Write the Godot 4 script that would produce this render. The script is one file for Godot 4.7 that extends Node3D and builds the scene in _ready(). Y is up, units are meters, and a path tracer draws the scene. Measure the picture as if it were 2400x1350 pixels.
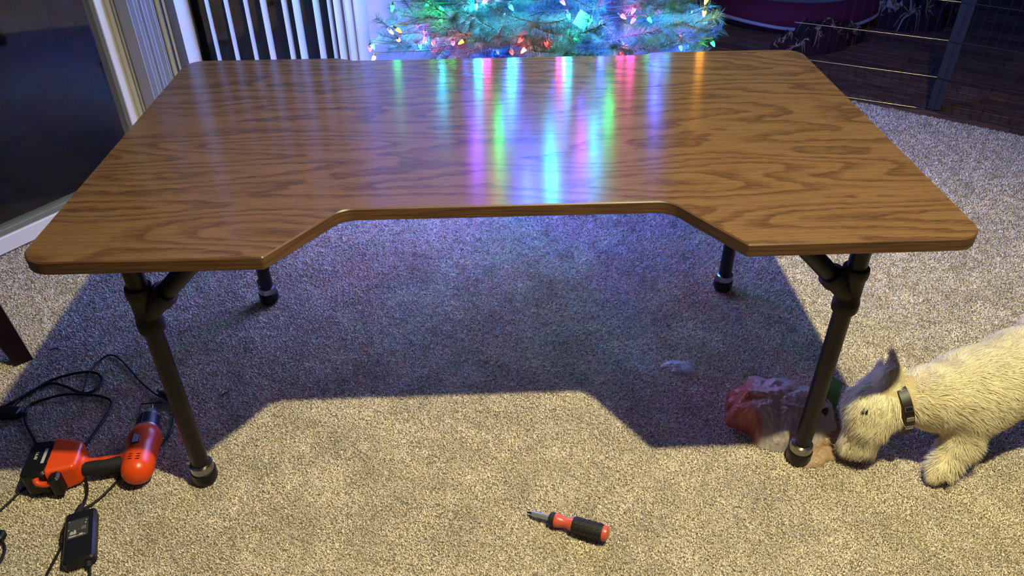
extends Node3D
# Evening living room: a stained oak table on pipe legs over carpet, a lit tree behind it, tools, a grocery bag and a small dog.

const TOP := 0.7487                       # height of the table top
const WALL_DIR := Vector3(0.5878, 0, -0.809)     # along the slanted glass wall, away from the viewer
const EDGE_DIR := Vector3(0.809, 0, 0.5878)      # along the carpet's edge, to the right
const BAY_DIR := Vector3(0.9397, 0, -0.342)     # along the wall behind the tree, to the right
const BAY_IN := Vector3(0.342, 0, 0.9397)       # its normal, into the room
const WALL_FOOT := Vector3(-1.7949, 0, -0.6815)
const CORNER := Vector3(-1.3245, 0, -1.329)
const CARPET_EDGE := Vector3(1.8456, 0, -1.9007)
const LAMP := Vector3(0.70, 3.05, 1.10)

var rng := RandomNumberGenerator.new()
var names := {}
var mats := {}

func _ready() -> void:
	rng.seed = 7
	# ---------- camera, air, lamp ----------
	var cam := Camera3D.new()
	cam.name = "camera"
	cam.keep_aspect = Camera3D.KEEP_HEIGHT
	cam.fov = 40.845
	cam.near = 0.05
	cam.far = 60.0
	cam.transform = Transform3D(Basis(Vector3(0.9992, -0.0056, 0.0389), Vector3(0.0274, 0.8095, -0.5864), Vector3(-0.0282, 0.587, 0.8091)).orthonormalized(), Vector3(-0.0395, 1.5446, 1.7535))
	add_child(cam)
	cam.current = true
	var we := WorldEnvironment.new()
	we.name = "environment"
	var env := Environment.new()
	env.background_mode = Environment.BG_COLOR
	env.background_color = Color(0.03, 0.03, 0.042)
	env.tonemap_mode = Environment.TONE_MAPPER_LINEAR
	env.tonemap_exposure = 1.0
	env.sdfgi_enabled = true
	env.ssao_enabled = true
	env.ssil_enabled = true
	we.environment = env
	add_child(we)
	var lamp_color := Color(1.0, 0.975, 0.775)
	ceiling_lamp(lamp_color, 13.3)

	make_materials()
	build_room()
	build_table()
	build_tree()
	build_pen_side()
	build_tools()
	build_bag()
	build_dog()

# ====================================================================== helpers
func numbered(called: String) -> String:
	if not names.has(called):
		names[called] = 0
		return called
	names[called] += 1
	return "%s_%03d" % [called, names[called]]

func tag(o: Node3D, label: String, category: String, group := "") -> Node3D:
	o.set_meta("label", label)
	o.set_meta("category", category)
	if group:
		o.set_meta("group", group)
	return o

func thing(called: String, label: String, category: String, at := Vector3.ZERO, group := "") -> Node3D:
	var o := Node3D.new()
	o.name = numbered(called)
	o.position = at
	add_child(o, true)
	tag(o, label, category, group)
	return o

func put(called: String, m: Mesh, mat: Material, parent: Node3D) -> MeshInstance3D:
	var o := MeshInstance3D.new()
	o.name = called if parent != self else numbered(called)
	o.mesh = m
	if mat:
		o.material_override = mat
	o.cast_shadow = GeometryInstance3D.SHADOW_CASTING_SETTING_ON
	parent.add_child(o, true)
	return o

func obj(called: String, st: SurfaceTool, mat: Material, parent: Node3D = self) -> MeshInstance3D:
	st.generate_normals()
	st.index()
	return put(called, st.commit(), mat, parent)

func struct(called: String, st: SurfaceTool, mat: Material) -> MeshInstance3D:
	var o := obj(called, st, mat)
	o.set_meta("kind", "structure")
	return o

func begin() -> SurfaceTool:
	var st := SurfaceTool.new()
	st.begin(Mesh.PRIMITIVE_TRIANGLES)
	return st

# counter-clockwise seen from outside
func tri(st: SurfaceTool, a: Vector3, b: Vector3, c: Vector3) -> void:
	st.add_vertex(a)
	st.add_vertex(c)
	st.add_vertex(b)

func quad(st: SurfaceTool, a: Vector3, b: Vector3, c: Vector3, d: Vector3) -> void:
	tri(st, a, b, c)
	tri(st, a, c, d)

func flat(st: SurfaceTool) -> void:
	st.set_smooth_group(4294967295)

func smooth(st: SurfaceTool) -> void:
	st.set_smooth_group(0)

func frame(at: Vector3, x: Vector3, y: Vector3) -> Transform3D:
	var bx := x.normalized()
	var bz := bx.cross(y).normalized()
	return Transform3D(Basis(bx, bz.cross(bx), bz), at)

# box with chamfered edges; size is full size, centred on the frame
func box(st: SurfaceTool, xf: Transform3D, size: Vector3, bevel := 0.002) -> void:
	flat(st)
	var h := size * 0.5
	var bv := minf(bevel, minf(h.x, minf(h.y, h.z)) * 0.9)
	var i := h - Vector3.ONE * bv
	var s := [-1.0, 1.0]
	for k in 3:
		var u := (k + 1) % 3
		var v := (k + 2) % 3
		for sg: float in s:
			var p: Array[Vector3] = []
			for e: Array in [[-1, -1], [1, -1], [1, 1], [-1, 1]]:
				var q := Vector3.ZERO
				q[k] = sg * h[k]
				q[u] = e[0] * i[u]
				q[v] = e[1] * i[v]
				p.append(xf * q)
			if sg > 0:
				quad(st, p[0], p[1], p[2], p[3])
			else:
				quad(st, p[3], p[2], p[1], p[0])
		for su: float in s:
			for sv: float in s:
				var p: Array[Vector3] = []
				for e: Array in [[-1, 0], [1, 0], [1, 1], [-1, 1]]:
					var q := Vector3.ZERO
					q[k] = e[0] * i[k]
					q[u] = su * (h[u] if e[1] == 0 else i[u])
					q[v] = sv * (i[v] if e[1] == 0 else h[v])
					p.append(xf * q)
				if su * sv > 0:
					quad(st, p[3], p[2], p[1], p[0])
				else:
					quad(st, p[0], p[1], p[2], p[3])
	for sx: float in s:
		for sy: float in s:
			for sz: float in s:
				var a := xf * Vector3(sx * h.x, sy * i.y, sz * i.z)
				var b := xf * Vector3(sx * i.x, sy * h.y, sz * i.z)
				var c := xf * Vector3(sx * i.x, sy * i.y, sz * h.z)
				if sx * sy * sz > 0:
					tri(st, a, b, c)
				else:
					tri(st, c, b, a)

# swept round tube through points, radius per point or constant
func tube(st: SurfaceTool, pts: PackedVector3Array, radii: Array, sides := 10, caps := true) -> void:
	var n := pts.size()
	var rings: Array[PackedVector3Array] = []
	var up := Vector3.UP
	var prev := Vector3.ZERO
	for k in n:
		var d := (pts[mini(k + 1, n - 1)] - pts[maxi(k - 1, 0)]).normalized()
		if k == 0:
			up = Vector3.UP if absf(d.y) < 0.9 else Vector3.RIGHT
			prev = d.cross(up).normalized()
		prev = (prev - d * prev.dot(d)).normalized()
		var o := d.cross(prev)
		var r: float = radii[k] if radii.size() > 1 else radii[0]
		var ring := PackedVector3Array()
		for j in sides:
			var t := TAU * j / sides
			ring.append(pts[k] + (prev * cos(t) + o * sin(t)) * r)
		rings.append(ring)
	smooth(st)
	for k in n - 1:
		for j in sides:
			var j2 := (j + 1) % sides
			quad(st, rings[k][j], rings[k][j2], rings[k + 1][j2], rings[k + 1][j])
	if caps:
		flat(st)
		for j in sides:
			tri(st, pts[0], rings[0][(j + 1) % sides], rings[0][j])
			tri(st, pts[n - 1], rings[n - 1][j], rings[n - 1][(j + 1) % sides])

func curve(pts: Array, step := 0.008) -> PackedVector3Array:
	var c := Curve3D.new()
	c.bake_interval = step
	for k in pts.size():
		var a: Vector3 = pts[maxi(k - 1, 0)]
		var b: Vector3 = pts[mini(k + 1, pts.size() - 1)]
		var t := (b - a) / 6.0
		c.add_point(pts[k], -t, t)
	return c.get_baked_points()

# profile of Vector2(radius, height) turned round the frame's y axis; sharp lists indices where the outline breaks
func lathe(st: SurfaceTool, xf: Transform3D, prof: Array, sides := 24, closed := true) -> void:
	for k in prof.size() - 1:
		var p: Vector2 = prof[k]
		var q: Vector2 = prof[k + 1]
		st.set_smooth_group(k + 1)
		var turn_before := 0.0
		if k > 0:
			var o: Vector2 = prof[k - 1]
			turn_before = absf((p - o).angle_to(q - p))
		if k == 0 or turn_before > 0.6:
			lathe_group += 1
		st.set_smooth_group(lathe_group)
		for j in sides:
			var t := TAU * j / sides
			var t2 := TAU * (j + 1) / sides if j < sides - 1 else 0.0
			var a := xf * Vector3(cos(t) * p.x, p.y, sin(t) * p.x)
			var b := xf * Vector3(cos(t2) * p.x, p.y, sin(t2) * p.x)
			var c := xf * Vector3(cos(t2) * q.x, q.y, sin(t2) * q.x)
			var d := xf * Vector3(cos(t) * q.x, q.y, sin(t) * q.x)
			if p.x > 1e-5:
				tri(st, a, c, b)
			if q.x > 1e-5:
				tri(st, a, d, c)
var lathe_group := 1

func inset(poly: PackedVector2Array, by: float) -> PackedVector2Array:
	var out := PackedVector2Array()
	var n := poly.size()
	for k in n:
		var a := (poly[k] - poly[(k + n - 1) % n]).normalized()
		var b := (poly[(k + 1) % n] - poly[k]).normalized()
		var na := Vector2(-a.y, a.x)
		var nb := Vector2(-b.y, b.x)
		var m := (na + nb).normalized()
		out.append(poly[k] + m * by / maxf(0.35, m.dot(na)))
	return out

func signed_area(poly: PackedVector2Array) -> float:
	var s := 0.0
	for k in poly.size():
		s += poly[k].cross(poly[(k + 1) % poly.size()])
	return s * 0.5

# polygon (x, z) between y0 and y1 with chamfered rims. what: 0 all, 1 faces, 2 rim
func prism(st: SurfaceTool, poly_in: PackedVector2Array, y0: float, y1: float, bevel := 0.0, xf := Transform3D(), what := 0, uv := Vector2.ONE) -> void:
	var poly := poly_in.duplicate()
	if signed_area(poly) < 0:
		poly.reverse()
	var inner := inset(poly, bevel) if bevel > 0 else poly
	var idx := Geometry2D.triangulate_polygon(inner)
	flat(st)
	if what != 2:
		for k in range(0, idx.size(), 3):
			var a := inner[idx[k]]
			var b := inner[idx[k + 1]]
			var c := inner[idx[k + 2]]
			if (b - a).cross(c - a) < 0:
				var t := b
				b = c
				c = t
			# in x-z with y up, a positive 2D turn runs clockwise seen from above
			for e: Array in [[a, y1], [b, y1], [c, y1], [a, y0], [c, y0], [b, y0]]:
				if true:
					st.set_uv(Vector2(e[0].x / uv.x + 0.5, e[0].y / uv.y + 0.5))
				st.add_vertex(xf * Vector3(e[0].x, e[1], e[0].y))
	if what != 1:
		var n := poly.size()
		var hs := [y0, y0 + bevel, y1 - bevel, y1] if bevel > 0 else [y0, y1]
		lathe_group += 1
		st.set_smooth_group(lathe_group)
		var run := 0.0
		for k in n:
			var k2 := (k + 1) % n
			var prev := (poly[k] - poly[(k + n - 1) % n]).normalized()
			var cur := (poly[k2] - poly[k]).normalized()
			if prev.dot(cur) < 0.85:
				lathe_group += 1
				st.set_smooth_group(lathe_group)
			var len := poly[k].distance_to(poly[k2])
			for j in hs.size() - 1:
				st.set_smooth_group(lathe_group + 1000 * (j + 1))
				var lo := inner if (j == 0 and bevel > 0) else poly
				var hi := inner if (j == hs.size() - 2 and bevel > 0) else poly
				var a := Vector3(lo[k].x, hs[j], lo[k].y)
				var b := Vector3(lo[k2].x, hs[j], lo[k2].y)
				var c := Vector3(hi[k2].x, hs[j + 1], hi[k2].y)
				var d := Vector3(hi[k].x, hs[j + 1], hi[k].y)
				for e: Array in [[a, 0.0, j], [b, len, j], [c, len, j + 1], [a, 0.0, j], [c, len, j + 1], [d, 0.0, j + 1]]:
					st.set_uv(Vector2((run + e[1]) / 1.8, hs[e[2]] * 0.9))
					st.add_vertex(xf * e[0])
			run += len

func rounded(corners: Array, radii: Array, seg := 6) -> PackedVector2Array:
	var out := PackedVector2Array()
	var n := corners.size()
	for k in n:
		var p: Vector2 = corners[k]
		var a: Vector2 = (corners[(k + n - 1) % n] - p).normalized()
		var b: Vector2 = (corners[(k + 1) % n] - p).normalized()
		var r: float = radii[k] if radii.size() > 1 else radii[0]
		var half := absf(a.angle_to(b)) * 0.5
		var d := r / tan(half)
		var p0 := p + a * d
		var p1 := p + b * d
		var c := p + (a + b).normalized() * (r / sin(half))
		var v0 := p0 - c
		var ang := v0.angle_to(p1 - c)
		for j in seg + 1:
			out.append(c + v0.rotated(ang * j / seg))
	return out

func rect(w: float, d: float, r: float, seg := 5) -> PackedVector2Array:
	return rounded([Vector2(-w, -d) / 2, Vector2(w, -d) / 2, Vector2(w, d) / 2, Vector2(-w, d) / 2], [r], seg)

func ball(st: SurfaceTool, at: Vector3, r: Vector3, rows := 8, cols := 12, basis := Basis()) -> void:
	lathe_group += 1
	st.set_smooth_group(lathe_group)
	for i in rows:
		for j in cols:
			var q: Array[Vector3] = []
			for e: Array in [[i, j], [i, j + 1], [i + 1, j + 1], [i + 1, j]]:
				var t : float = PI * e[0] / rows
				var f : float = TAU * (e[1] % cols) / cols
				q.append(at + basis * (Vector3(sin(t) * cos(f), cos(t), sin(t) * sin(f)) * r))
			if i > 0:
				tri(st, q[0], q[1], q[2])
			if i < rows - 1:
				tri(st, q[0], q[2], q[3])

# ---- surface nets over a field
class Field:
	var a: Array[Vector3] = []
	var b: Array[Vector3] = []
	var ra: Array[float] = []
	var rb: Array[float] = []
	var sq: Array[float] = []
	var k := 0.02
	func bone(p: Vector3, q: Vector3, r0: float, r1: float) -> void:
		a.append(p)
		b.append(q - p)
		ra.append(r0)
		rb.append(r1)
		sq.append(maxf((q - p).length_squared(), 1e-9))
	func value(p: Vector3) -> float:
		var d := 1e3
		for i in a.size():
			var v := p - a[i]
			var t := clampf(v.dot(b[i]) / sq[i], 0.0, 1.0)
			var e := (v - b[i] * t).length() - lerpf(ra[i], rb[i], t)
			if e > d + k:
				continue
			if d > e + k:
				d = e
				continue
			var h := clampf(0.5 + 0.5 * (d - e) / k, 0.0, 1.0)
			d = lerpf(d, e, h) - k * h * (1.0 - h)
		return d

func nets(field: Callable, lo: Vector3, hi: Vector3, cell: float) -> ArrayMesh:
	var n := Vector3i(((hi - lo) / cell).ceil()) + Vector3i.ONE
	var val := PackedFloat32Array()
	val.resize(n.x * n.y * n.z)
	var at := 0
	for z in n.z:
		for y in n.y:
			for x in n.x:
				val[at] = field.call(lo + Vector3(x, y, z) * cell)
				at += 1
	var sx := 1
	var sy := n.x
	var sz := n.x * n.y
	var vid := {}
	var verts := PackedVector3Array()
	var norms := PackedVector3Array()
	var corner: Array[Vector3i] = []
	for c in 8:
		corner.append(Vector3i(c & 1, (c >> 1) & 1, (c >> 2) & 1))
	var edges := [[0, 1], [2, 3], [4, 5], [6, 7], [0, 2], [1, 3], [4, 6], [5, 7], [0, 4], [1, 5], [2, 6], [3, 7]]
	for z in n.z - 1:
		for y in n.y - 1:
			for x in n.x - 1:
				var i0 := x + y * sy + z * sz
				var inside := 0
				for c in 8:
					if val[i0 + corner[c].x + corner[c].y * sy + corner[c].z * sz] < 0.0:
						inside += 1
				if inside == 0 or inside == 8:
					continue
				var sum := Vector3.ZERO
				var cnt := 0
				for e: Array in edges:
					var c0 := corner[e[0]]
					var c1 := corner[e[1]]
					var v0 := val[i0 + c0.x + c0.y * sy + c0.z * sz]
					var v1 := val[i0 + c1.x + c1.y * sy + c1.z * sz]
					if (v0 < 0.0) != (v1 < 0.0):
						sum += Vector3(c0).lerp(Vector3(c1), v0 / (v0 - v1))
						cnt += 1
				var p := lo + (Vector3(x, y, z) + sum / cnt) * cell
				vid[i0] = verts.size()
				verts.append(p)
				var h := cell * 0.5
				norms.append(Vector3(field.call(p + Vector3(h, 0, 0)) - field.call(p - Vector3(h, 0, 0)), field.call(p + Vector3(0, h, 0)) - field.call(p - Vector3(0, h, 0)), field.call(p + Vector3(0, 0, h)) - field.call(p - Vector3(0, 0, h))).normalized())
	var index := PackedInt32Array()
	var steps := [sx, sy, sz]
	for z in range(1, n.z - 1):
		for y in range(1, n.y - 1):
			for x in range(1, n.x - 1):
				var i0 := x + y * sy + z * sz
				for ax in 3:
					var s0: float = val[i0]
					var s1: float = val[i0 + steps[ax]]
					if (s0 < 0.0) == (s1 < 0.0):
						continue
					var u: int = steps[(ax + 1) % 3]
					var w: int = steps[(ax + 2) % 3]
					var q := [vid.get(i0 - u - w, -1), vid.get(i0 - w, -1), vid.get(i0, -1), vid.get(i0 - u, -1)]
					if q.has(-1):
						continue
					if s0 < 0.0:
						index.append_array([q[0], q[2], q[1], q[0], q[3], q[2]])
					else:
						index.append_array([q[0], q[1], q[2], q[0], q[2], q[3]])
	var arr := []
	arr.resize(Mesh.ARRAY_MAX)
	arr[Mesh.ARRAY_VERTEX] = verts
	arr[Mesh.ARRAY_NORMAL] = norms
	arr[Mesh.ARRAY_INDEX] = index
	var m := ArrayMesh.new()
	m.add_surface_from_arrays(Mesh.PRIMITIVE_TRIANGLES, arr)
	return m

# ====================================================================== materials
func plain(c: Color, rough := 0.6, metal := 0.0, spec := 0.5) -> StandardMaterial3D:
	var m := StandardMaterial3D.new()
	m.albedo_color = c
	m.roughness = rough
	m.metallic = metal
	m.metallic_specular = spec
	return m

func noise_tex(kind: int, freq: float, ramp: Array, size := 512, octaves := 3, sd := 1) -> NoiseTexture2D:
	var n := FastNoiseLite.new()
	n.noise_type = kind
	n.frequency = freq
	n.seed = sd
	n.fractal_octaves = octaves
	var t := NoiseTexture2D.new()
	t.width = size
	t.height = size
	t.seamless = true
	t.noise = n
	if ramp.size():
		var g := Gradient.new()
		g.offsets = PackedFloat32Array()
		g.colors = PackedColorArray()
		var offs := PackedFloat32Array()
		var cols := PackedColorArray()
		for e: Array in ramp:
			offs.append(e[0])
			cols.append(e[1])
		g.offsets = offs
		g.colors = cols
		t.color_ramp = g
	return t

func world_map(m: StandardMaterial3D, per_metre: float) -> void:
	m.uv1_triplanar = true
	m.uv1_world_triplanar = true
	m.uv1_scale = Vector3.ONE * per_metre

func wood_images() -> Array:
	var w := 1800
	var h := 1056
	var nz := FastNoiseLite.new()
	nz.noise_type = FastNoiseLite.TYPE_SIMPLEX_SMOOTH
	nz.seed = 21
	nz.frequency = 1.0
	nz.fractal_type = FastNoiseLite.FRACTAL_FBM
	nz.fractal_octaves = 2
	var fine := FastNoiseLite.new()
	fine.noise_type = FastNoiseLite.TYPE_SIMPLEX
	fine.seed = 5
	fine.frequency = 1.0
	fine.fractal_type = FastNoiseLite.FRACTAL_NONE
	var bytes := PackedByteArray()
	bytes.resize(w * h * 3)
	var hb := PackedByteArray()
	hb.resize(w * h)
	var k := 0
	var kh := 0
	for y in h:
		var v := y * 1.08 / h
		for x in w:
			var u := x * 1.84 / w
			# rotary-cut veneer: contours of a long smooth field, wavier towards the right
			var wav := fine.get_noise_2d(u * 13.0, v * 26.0) * 0.10
			var f := nz.get_noise_2d(u * 0.8, v * 4.2) * 3.6 + v * 5.0 + wav
			var g := f - floorf(f)
			var ring := clampf((g - 0.35) * 2.1, 0.0, 1.0) * clampf((1.0 - g) * 9.0, 0.0, 1.0)
			var pore := fine.get_noise_2d(u * 26.0, v * 520.0)
			var streak := fine.get_noise_2d(u * 5.0 + 40.0, v * 95.0)
			var pm := clampf(pore * 1.5 - 0.15, 0.0, 1.0)
			var dark := ring * (0.55 + 0.45 * clampf(pore * 1.4 + 0.5, 0.0, 1.0)) * 0.62 + pm * 0.22 + (streak + 0.2) * 0.14
			dark = clampf(dark, 0.0, 1.0)
			bytes[k] = int(lerpf(112.0, 66.0, dark))
			bytes[k + 1] = int(lerpf(82.0, 43.0, dark))
			bytes[k + 2] = int(lerpf(51.0, 25.0, dark))
			k += 3
			hb[kh] = int(clampf(150.0 - ring * 60.0 - pm * 50.0 + streak * 30.0, 0.0, 255.0))
			kh += 1
	return [ImageTexture.create_from_image(Image.create_from_data(w, h, false, Image.FORMAT_RGB8, bytes)), ImageTexture.create_from_image(Image.create_from_data(w, h, false, Image.FORMAT_L8, hb))]

func make_materials() -> void:
	# carpet: cut pile, tan with darker and paler yarn
	var c := plain(Color.WHITE, 0.95, 0.0, 0.25)
	c.albedo_texture = noise_tex(FastNoiseLite.TYPE_SIMPLEX, 0.085, [[0.0, Color(0.40, 0.33, 0.24)], [0.3, Color(0.60, 0.53, 0.41)], [0.55, Color(0.72, 0.65, 0.52)], [0.8, Color(0.86, 0.80, 0.68)], [1.0, Color(0.97, 0.93, 0.82)]], 1024, 3, 3)
	c.heightmap_enabled = true
	c.heightmap_texture = noise_tex(FastNoiseLite.TYPE_SIMPLEX, 0.10, [], 1024, 3, 9)
	c.heightmap_scale = 0.6
	world_map(c, 1.0 / 0.75)
	c.detail_enabled = true
	c.detail_blend_mode = BaseMaterial3D.BLEND_MODE_MUL
	c.detail_albedo = noise_tex(FastNoiseLite.TYPE_SIMPLEX, 0.02, [[0.0, Color(0.86, 0.85, 0.84)], [0.5, Color(0.95, 0.94, 0.93)], [1.0, Color(1, 1, 1)]], 512, 3, 31)
	c.detail_uv_layer = BaseMaterial3D.DETAIL_UV_2
	c.uv2_triplanar = true
	c.uv2_world_triplanar = true
	c.uv2_scale = Vector3.ONE * 0.45
	c.albedo_color = Color(0.97, 0.97, 0.95)
	mats.carpet = c
	# table wood
	var wi := wood_images()
	var t := plain(Color.WHITE, 0.19, 0.0, 0.45)
	t.albedo_texture = wi[0]
	t.heightmap_enabled = true
	t.heightmap_texture = wi[1]
	t.heightmap_scale = 0.006
	t.anisotropy_enabled = true
	t.anisotropy = -0.72
	mats.oak = t
	var e := plain(Color(0.42, 0.29, 0.19), 0.4)
	e.albedo_texture = noise_tex(FastNoiseLite.TYPE_SIMPLEX, 0.02, [[0.0, Color(0.6, 0.55, 0.5)], [0.5, Color(0.85, 0.82, 0.8)], [1.0, Color(1, 1, 1)]], 256, 3, 12)
	e.uv1_scale = Vector3(1.5, 30.0, 1.0)
	mats.oak_edge = e
	mats.pipe = plain(Color(0.105, 0.082, 0.085), 0.42, 0.3)
	mats.fitting = plain(Color(0.15, 0.125, 0.11), 0.6, 0.3)
	mats.foot = plain(Color(0.13, 0.12, 0.115), 0.38, 0.6)
	mats.steel = plain(Color(0.62, 0.60, 0.57), 0.22, 1.0)
	mats.white_wall = plain(Color(0.80, 0.78, 0.74), 0.8)
	mats.back_wall = plain(Color(0.55, 0.50, 0.43), 0.9)
	mats.ceiling = plain(Color(0.70, 0.67, 0.62), 0.95)
	mats.vinyl = plain(Color(0.93, 0.91, 0.84), 0.4)
	mats.sill = plain(Color(0.50, 0.50, 0.40), 0.5)
	mats.vane = plain(Color(0.84, 0.84, 0.84), 0.5)
	var gl := StandardMaterial3D.new()
	gl.transparency = BaseMaterial3D.TRANSPARENCY_ALPHA
	gl.albedo_color = Color(0.3, 0.33, 0.33, 0.012)
	gl.roughness = 0.03
	mats.glass = gl
	mats.night_deck = plain(Color(0.10, 0.085, 0.08), 0.9)
	mats.fence = plain(Color(0.24, 0.16, 0.11), 0.85)
	var d := plain(Color(0.60, 0.47, 0.38), 0.42)
	d.albedo_texture = noise_tex(FastNoiseLite.TYPE_SIMPLEX, 0.02, [[0.0, Color(0.45, 0.42, 0.4)], [0.5, Color(0.75, 0.72, 0.7)], [1.0, Color(1, 1, 1)]], 256, 3, 14)
	d.uv1_triplanar = true
	d.uv1_scale = Vector3(1.0, 12.0, 12.0)
	mats.plank = d
	var d2: StandardMaterial3D = d.duplicate()
	d2.albedo_color = Color(0.66, 0.51, 0.40)
	mats.plank_b = d2
	var d3: StandardMaterial3D = d.duplicate()
	d3.albedo_color = Color(0.52, 0.40, 0.33)
	mats.plank_c = d3
	mats.cord = plain(Color(0.035, 0.032, 0.035), 0.5)
	mats.black = plain(Color(0.055, 0.05, 0.055), 0.45)
	mats.rubber = plain(Color(0.085, 0.08, 0.078), 0.7)
	mats.orange = plain(Color(0.88, 0.28, 0.05), 0.33)
	mats.red = plain(Color(0.81, 0.34, 0.26), 0.3)

# ====================================================================== room
func upright(st: SurfaceTool, a: Vector3, b: Vector3, y0: float, y1: float, inward: Vector3, thick: float, bevel := 0.0) -> void:
	# slab from a to b whose room face runs through a-b and whose body lies outside
	var mid := (a + b) * 0.5 - inward * thick * 0.5
	mid.y = (y0 + y1) * 0.5
	var x := (b - a).normalized()
	box(st, Transform3D(Basis(x, Vector3.UP, x.cross(Vector3.UP)), mid), Vector3(a.distance_to(b), y1 - y0, thick), bevel)

func poly_floor(pts: Array, y0: float, y1: float) -> SurfaceTool:
	var st := begin()
	var p := PackedVector2Array()
	for v: Vector3 in pts:
		p.append(Vector2(v.x, v.z))
	prism(st, p, y0, y1)
	return st

func build_room() -> void:
	var left_far := WALL_FOOT - WALL_DIR * 6.0
	var bay_end := CORNER + BAY_DIR * 2.35
	var left_in := EDGE_DIR
	var edge0 := CARPET_EDGE - EDGE_DIR * 1.07
	var edge1 := CARPET_EDGE + EDGE_DIR * 3.0
	# floor: carpet slab and, beyond its edge, the hardwood with planks of its own
	var carpet := struct("floor", poly_floor([left_far, CORNER - BAY_IN * 0.05, bay_end, edge0, edge1, Vector3(4.3, 0, 4.3), Vector3(left_far.x, 0, 4.3)], -0.12, -0.004), mats.carpet)
	carpet.set_meta("label", "tan cut pile carpet under the table")
	carpet_pile(carpet)
	var wood := struct("floor", poly_floor([bay_end + Vector3(-0.3, 0, 0), Vector3(1.0, 0, -5.4), Vector3(6.0, 0, -5.4), Vector3(6.0, 0, 1.2), edge1, edge0], -0.16, -0.024), mats.plank_c)
	wood.set_meta("label", "dark hardwood floor beyond the carpet's edge")
	var away := Vector3(EDGE_DIR.z, 0, -EDGE_DIR.x)
	var kinds := [mats.plank, mats.plank_b, mats.plank_c]
	for row in 26:
		var s := -1.6 + rng.randf() * 0.5
		while s < 2.6:
			var len := 0.7 + rng.randf() * 0.7
			var at := CARPET_EDGE + EDGE_DIR * (s + len * 0.5) + away * (0.055 + row * 0.108)
			if at.x > 1.15 and at.x < 4.4:
				var st := begin()
				box(st, Transform3D(Basis(), Vector3.ZERO), Vector3(len - 0.003, 0.016, 0.105), 0.0015)
				var o := obj("plank", st, kinds[rng.randi() % 3], wood)
				o.transform = Transform3D(Basis(EDGE_DIR, Vector3.UP, EDGE_DIR.cross(Vector3.UP)), at + Vector3(0, -0.018 + rng.randf() * 0.0008, 0))
			s += len
	# ceiling and the walls that the frame does not show
	var st := begin()
	box(st, Transform3D(Basis(), Vector3(0, 3.5, -0.6)), Vector3(14, 0.2, 11))
	struct("ceiling", st, mats.ceiling)
	st = begin()
	upright(st, Vector3(4.3, 0, 4.3), Vector3(4.3, 0, -0.1), -0.1, 3.4, Vector3(-1, 0, 0), 0.15)
	struct("wall_right", st, mats.back_wall)
	st = begin()
	upright(st, Vector3(left_far.x - 0.2, 0, 4.3), Vector3(4.4, 0, 4.3), -0.1, 3.4, Vector3(0, 0, -1), 0.15)
	struct("wall_front", st, mats.back_wall)
	st = begin()
	upright(st, Vector3(0.9, 0, -5.3), Vector3(6.1, 0, -5.3), -0.1, 3.4, Vector3(0, 0, 1), 0.15)
	struct("wall_far", st, mats.back_wall)
	st = begin()
	upright(st, Vector3(6.0, 0, 1.3), Vector3(6.0, 0, -5.4), -0.1, 3.4, Vector3(-1, 0, 0), 0.15)
	upright(st, Vector3(4.3, 0, -0.1), Vector3(6.1, 0, -0.1), -0.1, 3.4, Vector3(0, 0, -1), 0.1)
	struct("wall_hall", st, mats.back_wall)
	st = begin()
	upright(st, bay_end, Vector3(bay_end.x + 0.03, 0, -5.4), -0.1, 3.4, Vector3(1, 0, 0), 0.12)
	struct("wall_side", st, mats.white_wall)
	# slanted glass wall on the left
	var g0 := WALL_FOOT - WALL_DIR * 1.2
	var g1 := WALL_FOOT + WALL_DIR * 0.6
	st = begin()
	upright(st, left_far, g0, -0.1, 3.4, left_in, 0.12)
	upright(st, g0, CORNER, 2.15, 3.4, left_in, 0.12)
	upright(st, WALL_FOOT + WALL_DIR * 0.665, CORNER + WALL_DIR * 0.02, -0.1, 2.15, left_in, 0.12)
	struct("wall_left", st, mats.white_wall)
	var win := Node3D.new()
	win.name = "window_1"
	win.set_meta("kind", "structure")
	win.set_meta("label", "floor length dark glass door pane left of the table")
	add_child(win)
	st = begin()
	upright(st, g0, g1, 0.0, 0.0625, left_in, 0.07, 0.004)
	obj("bottom_board", st, mats.vinyl, win)
	st = begin()
	upright(st, g0 - left_in * 0.008, g1 - left_in * 0.008, 0.0625, 0.0855, left_in, 0.05, 0.003)
	obj("sill_rail", st, mats.sill, win)
	st = begin()
	upright(st, g0 - left_in * 0.03, g1 - left_in * 0.03, 0.08, 2.1, left_in, 0.006)
	obj("pane", st, mats.glass, win)
	st = begin()
	upright(st, g1 + left_in * 0.004, g1 + WALL_DIR * 0.03 + left_in * 0.004, 0.0, 2.15, left_in, 0.08, 0.003)
	obj("stile", st, mats.vinyl, win)
	st = begin()
	upright(st, g1 + WALL_DIR * 0.03 - left_in * 0.012, g1 + WALL_DIR * 0.045 - left_in * 0.012, 0.0, 2.15, left_in, 0.06, 0.002)
	upright(st, g1 + WALL_DIR * 0.045 + left_in * 0.0, g1 + WALL_DIR * 0.062 + left_in * 0.0, 0.0, 2.15, left_in, 0.06, 0.003)
	obj("track_frame", st, mats.vinyl, win)
	st = begin()
	upright(st, g0 - WALL_DIR * 0.05, g0, 0.0, 2.15, left_in, 0.09, 0.003)
	upright(st, g0 - WALL_DIR * 0.05, g1, 2.1, 2.15, left_in, 0.09, 0.003)
	obj("head_frame", st, mats.vinyl, win)
	# stacked vertical blind beside the pane
	var blind := thing("vertical_blind", "white vertical blind vanes stacked beside the slanted dark glass pane", "blind", WALL_FOOT + WALL_DIR * 0.70)
	var vane := vane_mesh(0.089)
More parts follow.
